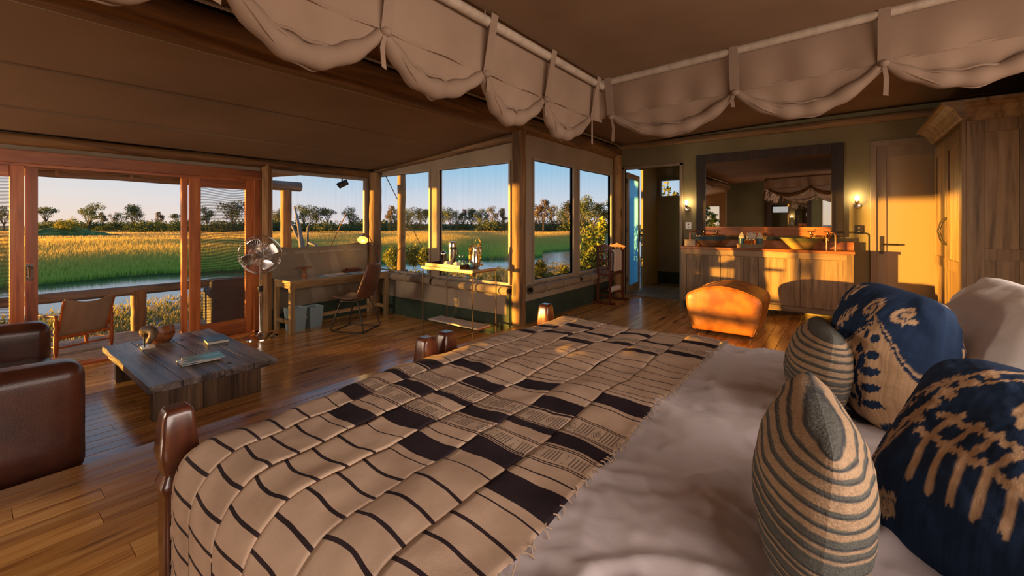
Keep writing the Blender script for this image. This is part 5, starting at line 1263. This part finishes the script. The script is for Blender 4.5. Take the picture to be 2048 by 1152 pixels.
pm = [printmat('magazine_landscape', [(.3, (.62, .58, .62)), (.45, (.10, .38, .50)), (.6, (.05, .25, .12))], 6), printmat('magazine_sky', [(.35, (.70, .66, .62)), (.6, (.55, .52, .50))], 4), printmat('magazine_blue', [(.35, (.05, .22, .42)), (.6, (.35, .5, .6))], 5)]
for i, (rz, dx_, lb, k) in enumerate([(12, .0, 'blue magazine at the bottom of the fanned pile', 2), (-4, .0, 'pale magazine in the middle of the fanned pile', 1), (8, .015, 'magazine with a lagoon picture on top of the fanned pile', 0)]):
    t_ = thing('magazine', lb, 'magazine', (-4.28+dx_, 1.22+.012*i, tz+.004+i*.008), R(rz+75), 'magazines on the coffee table')
    sz = (.135, .10)
    MB().box(-sz[0], sz[0], -sz[1], sz[1], 0, .006).build('pages', paper, t_); MB().box(-sz[0], sz[0], -sz[1], sz[1], .006, .0072).build('cover', pm[k], t_)

# pedestal fan
FXp, FYp = -5.72, 2.27
t_ = thing('pedestal_fan', 'chrome pedestal fan with round wire cage beside the sliding door', 'fan', (FXp, FYp, ZL))
MB().lathe([(.19, 0), (.19, .008), (.17, .016), (.05, .03), (.035, .05), (.03, .07), (.0, .07)], 40).build('base', M['chrome'], t_, smooth='auto')
MB().tube([(0, 0, .05), (0, 0, .60)], .020, 16).build('pole', M['chrome'], t_, smooth='auto'); MB().tube([(0, 0, .60), (0, 0, .97)], .013, 16).build('pole', M['chrome'], t_, smooth='auto')
MB().lathe([(.027, .57), (.030, .58), (.030, .63), (.02, .64)], 16).build('collar', M['black'], t_, smooth='auto')
hd_ = thing('fan_head', None, None, (0, 0, 1.03)); hd_.parent = t_; hd_.rotation_euler = (R(6), 0, R(62)); del_ = None
mb = MB(); mb.tube([(0, .05, 0), (0, .09, 0), (0, .19, 0), (0, .22, 0)], [.05, .065, .06, .03], 20); mb.build('motor', M['chrome'], hd_, smooth='auto')
bl_ = MB()
for k in range(4):
    a0 = k*PI/2+.35
    def bf(u, v, a0=a0): r_ = .035+.175*u; a = a0+(v-.5)*(.75+.35*math.sin(PI*u))+.15*u; return (r_*math.cos(a), .0+.035*(v-.5), r_*math.sin(a))
    bl_.grid(bf, 10, 8)
bl_.lathe([(.0, 0), (.03, 0)], 4); bl_.build('blades', M['steel'], hd_, smooth=True, solid=.002)
mb = MB()
for s in (0, 1):
    for k in range(48):
        a = 2*PI*k/48; yf = (lambda q: -.055-.0-.02*(1-q) if not s else .055+.02*(1-q))
        mb.tube([(q*.235*math.cos(a), (-.03-.04*(1-q**3)) if not s else (.03+.05*(1-q**3)), q*.235*math.sin(a)) for q in (.18, .45, .75, .93, 1.0)], .0011, 4, cap=False)
for r_, y_ in ((.237, 0), (.236, -.028), (.236, .028), (.12, -.068), (.12, .078)): mb.tube([(r_*math.cos(a), y_, r_*math.sin(a)) for a in np.linspace(0, 2*PI, 49)[:-1]], .0030 if r_ > .2 else .0014, 6, closed=True)
mb.build('wire_cage', M['chrome'], hd_, smooth=True)
mb = MB(); mb.tube([(0, -.078, 0), (0, -.066, 0)], .034, 24); mb.build('badge', M['steel'], hd_, smooth='auto')

# desk
DX0, DX1, DY0, DY1, DZ = -6.0, -5.50, 2.53, 4.02, .50
t_ = thing('writing_desk', 'long pale wooden writing desk with a stretcher under the open window', 'desk', ((DX0+DX1)/2, (DY0+DY1)/2, ZL)); dx2, dy2, dh = .25, (DY1-DY0)/2, DZ-ZL
MB().box(-dx2, dx2, -dy2, dy2, dh-.03, dh).build('desktop', M['deskwood'], t_, bevel=.003)
MB().box(-dx2-.002, dx2+.002, -dy2-.002, dy2+.002, dh, dh+.004).build('glass_top', plain('desk_glass', (.36, .32, .24), .08), t_)
mb = MB(); mb.box(-dx2+.02, -dx2+.04, -dy2+.03, dy2-.03, dh-.10, dh-.03); mb.build('apron', M['deskwood'], t_); MB().box(dx2-.04, dx2-.015, -dy2+.03, dy2-.03, dh-.10, dh-.03).build('apron', M['deskwood'], t_)
for s in (-1, 1): MB().box(-dx2+.03, dx2-.03, s*(dy2-.03)-.012, s*(dy2-.03)+.012, dh-.10, dh-.03).build('apron', M['deskwood'], t_)
for (a, b_) in ((-1, -1), (-1, 1), (1, -1), (1, 1)): MB().box(a*(dx2-.032)-.03, a*(dx2-.032)+.03, b_*(dy2-.035)-.03, b_*(dy2-.035)+.03, 0, dh-.03).build('leg', M['deskleg'], t_, bevel=.003)
for s in (-1, 1): MB().box(-dx2+.05, dx2-.05, s*(dy2-.035)-.015, s*(dy2-.035)+.015, .12, .17).build('side_stretcher', M['deskwood'], t_)
MB().box(-.02, .02, -dy2+.04, dy2-.04, .12, .17).build('stretcher', M['deskwood'], t_)
dz0 = DZ+.0045
t_ = thing('notebook_stand', 'small turned wooden pedestal dish on the desk near the fan', 'pedestal dish', (-5.80, 2.86, dz0))
MB().lathe([(.04, 0), (.042, .01), (.025, .02), (.02, .10), (.03, .115), (.09, .125), (.092, .135), (.0, .132)], 28).build('dish', M['countertop'], t_, smooth='auto')
for i, (y, rz, lb, m_) in enumerate([(3.17, 5, 'blue and white leaflet on the desk near the pedestal dish', 2), (3.26, -6, 'pale printed card on the desk in the middle of the leaflets', 1), (3.55, 4, 'blue and white leaflet on the desk near the wooden box', 2)]):
    tag(MB().box(-.10, .10, -.14, .14, 0, .004).build('leaflet', pm[m_], None, loc=(-5.72+.02*i, y, dz0+.005*(i == 1))), lb, 'leaflet', 'leaflets on the desk').rotation_euler.z = R(rz)
t_ = thing('pen_box', 'small dark wooden box at the back of the desk', 'box', (-5.86, 3.62, dz0), R(4)); MB().box(-.06, .06, -.13, .13, 0, .035).build('body', M['valetwood'], t_, bevel=.003); MB().box(-.045, .045, -.10, .10, .035, .055).build('lid', M['valetwood'], t_, bevel=.004)
t_ = thing('notepad', 'small white notepad with a dark phone at the far end of the desk', 'notepad', (-5.68, 3.86, dz0)); MB().box(-.07, .07, -.06, .06, 0, .02).build('pages', paper, t_); MB().box(.075, .11, -.05, .05, 0, .03).build('clip', M['iron'], t_)
# desk lamp
t_ = thing('desk_lamp', 'antique bronze articulated desk lamp switched on by the corner post', 'lamp', (-5.80, 3.90, dz0))
MB().lathe([(.075, 0), (.075, .012), (.03, .02), (.012, .03), (.010, .05)], 28).build('base', M['iron'], t_, smooth='auto')
MB().tube([(0, 0, .04), (-.02, .04, .22), (-.01, .03, .40)], .007, 10).build('lower_arm', M['bronze'], t_, smooth='auto'); MB().tube([(-.01, .03, .40), (.0, -.02, .52), (.02, -.12, .545)], .007, 10).build('upper_arm', M['bronze'], t_, smooth='auto')
MB().sphere((-.01, .03, .40), .014, 10).build('joint', M['brass'], t_, smooth=True)
mb = MB(); mb.lathe([(.024, .095), (.028, .08), (.032, .055), (.055, .03), (.083, -.03), (.080, -.03), (.052, .026), (.028, .05)], 28); sh = mb.build('shade', M['bronze'], t_, smooth='auto', loc=(.03, -.16, .50)); sh.rotation_euler = (R(-28), R(-38), 0)
MB().sphere((0, 0, 0), .028, 14).build('bulb', glow, sh, smooth=True)
gl2 = plain('lamp_inner', (.9, .6, .15), .4, 0, (1, .55, .08), 2.0); MB().lathe([(.0, .024), (.05, .022), (.078, -.028)], 28).build('inner_reflector', gl2, sh, smooth=True)
point('desk_lamp_light', (-5.77, 3.74, .96), 2.0, (1, .62, .22), .03)
# bins beneath the desk
tin = plain('blue_grey_painted_tin', (.24, .33, .36), .55); 
for (x, y, lb, s) in ((-5.72, 2.70, 'blue grey metal waste bin under the desk, nearer the fan', 1), (-5.74, 2.95, 'pale metal waste bin under the desk behind the blue grey one', .93)):
    t_ = thing('waste_bin', lb, 'bin', (x, y, ZL), 0, 'bins under the desk'); a, b_ = .085*s, .105*s; mb = MB()
    mb.add([(-a, -a, 0), (a, -a, 0), (a, a, 0), (-a, a, 0), (-b_, -b_, .30*s), (b_, -b_, .30*s), (b_, b_, .30*s), (-b_, b_, .30*s)], [(0, 3, 2, 1), (0, 1, 5, 4), (1, 2, 6, 5), (2, 3, 7, 6), (3, 0, 4, 7)])
    mb.build('body', tin, t_, solid=.004); MB().tube([(-b_, -b_, .30*s), (b_, -b_, .30*s), (b_, b_, .30*s), (-b_, b_, .30*s)], .006, 6, closed=True).build('rim', tin, t_)
# desk chair
t_ = thing('desk_chair', 'brown leather shell chair on a dark sled base at the desk', 'chair', (-5.14, 3.22, ZL), R(26))
def seatf(u, v):      # local -X is forwards; profile: seat then curved back
    s = v*.92
    if s < .40: x, z = -.22+s, .43-.03*math.sin(s/.40*PI)
    else:
        q = min(1, (s-.40)/.52); a = q*R(80); x, z = .18+.10*math.sin(q*1.5)+.05*q, .43+.46*q**1.15
    wd = .20+.03*math.sin(v*PI)-.05*max(0, v-.75)*4*.6; w_ = (u-.5)*2
    return (x-.05*w_*w_*(v > .45)*(1), w_*wd, z+.035*w_*w_*(1 if v < .45 else .3))
mb = MB(); mb.grid(seatf, 14, 30); mb.build('seat_shell', M['chairleather'], t_, smooth=True, solid=.018)
for s in (-1, 1):
    MB().tube([(.12, s*.15, .40), (.20, s*.19, .20), (.24, s*.21, .03), (.22, s*.21, .01), (-.20, s*.21, .01), (-.23, s*.21, .03), (-.17, s*.18, .22), (-.12, s*.15, .40), (.12, s*.15, .40)], .009, 10).build('sled_leg', M['iron'], t_, smooth='auto')
MB().tube([(-.21, -.21, .01), (-.21, .21, .01)], .008, 8).build('cross_bar', M['iron'], t_); MB().tube([(.22, -.21, .01), (.22, .21, .01)], .008, 8).build('cross_bar', M['iron'], t_)

# tea table
QX0, QX1, QY0, QY1, QZ = -4.20, -3.34, 3.58, 4.00, .70
t_ = thing('tea_table', 'slim bronze wire tea table with a wooden top and low shelf', 'side table', ((QX0+QX1)/2, (QY0+QY1)/2, ZL)); qx, qy, qh = (QX1-QX0)/2, (QY1-QY0)/2, QZ-ZL
for (a, b_) in ((-1, -1), (-1, 1), (1, -1), (1, 1)): MB().tube([(a*qx, b_*qy, 0), (a*qx, b_*qy, qh-.03)], .007, 8).build('leg', M['bronze'], t_, smooth='auto')
MB().tube([(-qx, -qy, qh-.035), (qx, -qy, qh-.035), (qx, qy, qh-.035), (-qx, qy, qh-.035)], .006, 6, closed=True).build('frame_rail', M['bronze'], t_)
for s in (-1, 1): MB().tube([(s*qx, -qy, .17), (s*qx, qy, .17)], .006, 6).build('shelf_rail', M['bronze'], t_)
MB().box(-qx-.02, qx+.02, -qy-.02, qy+.02, qh-.028, qh-.004).build('tabletop', M['deskwood'], t_, bevel=.003); MB().box(-qx-.02, qx+.02, -qy-.02, qy+.02, qh-.004, qh).build('glass_inset', bpy.data.materials['desk_glass'], t_)
MB().box(-qx-.0, qx-.0, -.13, .10, .176, .195).build('low_shelf', M['marble'], t_, bevel=.003)
TT = QZ
t_ = thing('serving_tray', 'dark brown serving tray on the tea table', 'tray', (-3.86, 3.75, TT)); mb = MB()
mb.box(-.30, .30, -.15, .15, 0, .012); mb.box(-.30, .30, -.16, -.15, 0, .04); mb.box(-.30, .30, .15, .16, 0, .04); mb.box(-.31, -.30, -.16, .16, 0, .045); mb.box(.30, .31, -.16, .16, 0, .045)
mb.build('tray_body', M['darkwood'], t_, bevel=.002)
tt = TT+.0125
def px2(u, y): dx, dy = dirxy(u); t2 = y/dy; return dx*t2
x = px2(887, 3.80); t_ = thing('coffee_press', 'small steel coffee press with a domed lid on the tray', 'coffee press', (x, 3.80, tt))
MB().lathe([(.036, 0), (.037, .12), (.040, .125), (.036, .15), (.02, .165), (.006, .17), (.006, .18)], 24).build('body', M['steel'], t_, smooth='auto'); MB().sphere((0, 0, .188), .010, 10).build('knob', M['steel'], t_, smooth=True)
MB().tube([(.035, .0, .12), (.07, .0, .115), (.075, .0, .07), (.036, 0, .04)], .005, 8).build('handle', M['black'], t_, smooth='auto')
x = px2(905, 3.84); t_ = thing('thermos_flask', 'tall steel thermos flask with a black band on the tray', 'flask', (x, 3.84, tt))
MB().lathe([(.050, 0), (.052, .01), (.052, .19)], 28).build('body', M['steel'], t_, smooth='auto'); MB().lathe([(.053, .19), (.055, .195), (.055, .22), (.053, .225)], 28).build('band', M['black'], t_, smooth='auto')
MB().lathe([(.050, .225), (.050, .285), (.046, .295), (.0, .296)], 28).build('cup_lid', M['steel'], t_, smooth='auto'); MB().tube([(.05, 0, .20), (.088, 0, .185), (.092, 0, .13), (.055, 0, .10)], .009, 8).build('handle', M['black'], t_, smooth='auto')
for u_, lb in ((895, 'white cup turned upside down in front of the coffee press'), (914, 'white cup turned upside down in front of the thermos flask')):
    x = px2(u_, 3.68); t_ = thing('tea_cup', lb, 'cup', (x, 3.68, tt), R(30), 'white cups on the tray')
    MB().lathe([(.052, 0), (.050, .012), (.044, .038), (.030, .056), (.022, .060), (.0, .060)], 28).build('bowl', M['white'], t_, smooth='auto'); MB().tube([(.045, 0, .03), (.07, 0, .03), (.07, 0, .012), (.05, 0, .012)], .004, 8).build('handle', M['white'], t_, smooth='auto')
x = px2(922, 3.78); t_ = thing('spoon_jar', 'small glass jar holding teaspoons behind the cups', 'jar', (x, 3.78, tt)); bg_ = plain('blue_jar_glass', (.10, .28, .38), .1)
MB().lathe([(.028, 0), (.030, .07), (.027, .07), (.026, .005), (0, .005)], 20).build('jar', bg_, t_, smooth='auto')
for k in range(4):
    a = k*1.6; MB().tube([(0, 0, .01), (.02*math.cos(a), .02*math.sin(a), .10), (.03*math.cos(a), .03*math.sin(a), .135)], [.003, .003, .009], 8).build('spoon', M['steel'], t_, smooth=True)
for i, u_ in enumerate((928, 939)):
    x = px2(u_, 3.72); t_ = thing('storage_jar', ('blue glass jar with a silver lid beside the upturned cups', 'blue glass jar with a silver lid beside the steel jug')[i], 'jar', (x, 3.72+.03*i, tt), 0, 'blue jars on the tray')
    MB().lathe([(.030, 0), (.034, .01), (.034, .05), (.028, .058)], 20).build('jar', bg_, t_, smooth='auto'); MB().lathe([(.031, .056), (.031, .072), (0, .074)], 20).build('lid', M['chrome'], t_, smooth='auto')
x = px2(951, 3.80); t_ = thing('steel_jug', 'tall polished steel water jug with a curved handle on the tray', 'jug', (x, 3.80, tt))
MB().lathe([(.052, 0), (.056, .01), (.056, .06), (.048, .13), (.034, .19), (.030, .215), (.034, .24), (.031, .24), (.027, .21), (0, .20)], 28).build('body', M['steel'], t_, smooth='auto')
MB().tube([(.030, 0, .235), (.06, 0, .24), (.085, 0, .20), (.095, 0, .15)], [.007, .007, .006, .003], 8).build('handle', M['steel'], t_, smooth='auto'); mb = MB(); mb.add([(-.034, -.012, .235), (-.034, .012, .235), (-.056, 0, .25), (-.030, 0, .21)], [(0, 1, 2), (0, 2, 3), (1, 3, 2)]); mb.build('spout', M['steel'], t_)

# safari chair on the deck
t_ = thing('safari_chair', 'folding safari chair with khaki canvas back out on the deck', 'chair', (-6.90, .76, ZL-.005), R(18)); W2, D2 = .24, .24
for s in (-1, 1):
    for f_ in (-1, 1):
        z1 = .44 if f_ > 0 else .40; mb = MB(); mb.lathe([(.014, 0), (.020, .06), (.022, .2), (.016, .24), (.024, .27), (.016, .30), (.022, .36), (.014, .40), (.020, z1)], 12, (f_*D2, s*W2, 0)); mb.build('leg', M['redwood'], t_, smooth='auto')
    MB().tube([(D2+.0, s*W2, .43), (-D2-.04, s*W2, .41)], .016, 8).build('arm_strap', M['chairleather'], t_, smooth='auto')
    MB().tube([(D2, s*W2, .10), (-D2, s*W2, .10)], .010, 8).build('side_rail', M['redwood'], t_, smooth='auto')
    MB().tube([(D2-.06, s*(W2-.03), .16), (D2+.10, s*(W2-.02), .60)], .012, 8).build('back_post', M['redwood'], t_, smooth='auto')
for f_ in (-1, 1): MB().tube([(f_*D2, -W2, .20), (f_*D2, W2, .20)], .013, 8).build('cross_rail', M['redwood'], t_, smooth='auto'); MB().tube([(f_*D2, -W2, .09), (f_*D2, W2, .09)], .010, 8).build('cross_rail', M['redwood'], t_, smooth='auto')
mb = MB(); mb.grid(lambda u, v: (D2-.05+.16*v+.03*math.sin(PI*u)*(1-v*.4), (u-.5)*2*(W2-.02), .20+.42*v-.055*math.sin(PI*u)*v**2+.006*math.sin(u*26)*math.sin(PI*v)), 40, 24); mb.build('canvas_back', M['khaki'], t_, smooth=True, solid=.008)
mb = MB(); mb.grid(lambda u, v: (-D2+2*D2*v, (u-.5)*2*W2, .205-.03*math.sin(PI*u)*math.sin(PI*v)), 12, 12); mb.build('canvas_seat', M['khaki'], t_, smooth=True, solid=.008)
# dark woven armchair behind the mesh door
t_ = thing('deck_armchair', 'dark woven armchair with pale cushions on the deck behind the mesh door', 'armchair', (-6.75, 2.38, ZL-.005), R(-10)); dkw = plain('dark_wicker', (.045, .035, .03), .7)
soft_box(-.36, .36, -.36, .36, .06, .30, .03, 4).build('base', dkw, t_, smooth=True); soft_box(.22, .36, -.36, .36, .25, .68, .05, 6).build('backrest', dkw, t_, smooth=True)
for s in (-1, 1): soft_box(-.36, .30, s*.30-.06, s*.30+.06, .25, .52, .04, 5).build('armrest', dkw, t_, smooth=True)
soft_box(-.32, .22, -.23, .23, .30, .42, .04, 6, .02).build('seat_cushion', M['khaki'], t_, smooth=True); soft_box(.08, .22, -.22, .22, .40, .64, .04, 6).build('back_cushion', M['khaki'], t_, smooth=True)
for (a, b_) in ((-1, -1), (-1, 1), (1, -1), (1, 1)): MB().box(a*.30-.02, a*.30+.02, b_*.30-.02, b_*.30+.02, 0, .08).build('leg', dkw, t_)
# framed mirror on the rear wall, seen in the vanity mirror
t_ = thing('added_sun_blind', 'canvas blind added out of view over the sliding doors to block the low sun', 'blind', (XL+.09, -2.75, .80))  # added unseen canvas that keeps low sun off the wardrobe side
MB().box(-.006, .006, -.69, .80, 0, 1.14).build('canvas', M['khaki'], t_); MB().tube([(0, -.69, 0), (0, .80, 0)], .02, 10).build('batten', M['post'], t_)
t_ = thing('rear_wall_mirror', 'dark framed mirror on the rear wall, seen reflected over the basins', 'mirror', (-1.9, YR+.03, .35)); mb = MB()
mb.box(0, .12, 0, .04, 0, 1.75); mb.box(1.08, 1.2, 0, .04, 0, 1.75); mb.box(.12, 1.08, 0, .04, 1.63, 1.75); mb.box(.12, 1.08, 0, .04, 0, .12); mb.build('frame', M['blackframe'], t_); MB().box(.12, 1.08, .012, .018, .12, 1.63).build('mirror_glass', M['mirror'], t_)
# shrub added outside the rear lounge window to break up the low sun
dxs, dys = -5.3, -4.7
near_x = shrub('shrub', 'leafy green shrub close outside the narrow window, right behind the towel stand', (-3.75, 7.3, WZ+.2), [(rr.uniform(-.2, .2), rr.uniform(-.35, .35), rr.uniform(.4, 2.0), .2, .2, .24) for _ in range(20)], 2600, .045, YG1, (.35, .34, .07), 33)
shrub('sun_break_shrub', 'leafy shrub added outside behind the lounge to break up the low sun', (dxs, dys, WZ+.2), [(rr.uniform(-1.1, 1.1), rr.uniform(-.4, .4), rr.uniform(.8, 3.2), .4, .3, .35) for _ in range(34)], 5200, .09, YG1, (.2, .22, .05), 31)

# sparse riverside tree out of the view: it breaks the low sun into patches on the tea wall and the vanity
tt_ = thing('tree', 'sparse riverside tree beyond the deck rail, outside the view', 'tree', (-12.1, -5.2, WZ+.1))
MB().tube([(0, 0, -.1), (.05, 0, 1.4), (-.1, .1, 3.2)], [.07, .05, .02], 8).build('trunk', mbark, tt_, smooth=True)
leaves('crown', [(.735*q_, -.678*q_, rr.uniform(.9, 3.2), .22, .22, .22) for q_ in [rr.uniform(-.75, .0) for _ in range(22)]], 1000, .075, YG1, (.25, .26, .06), tt_, 41)
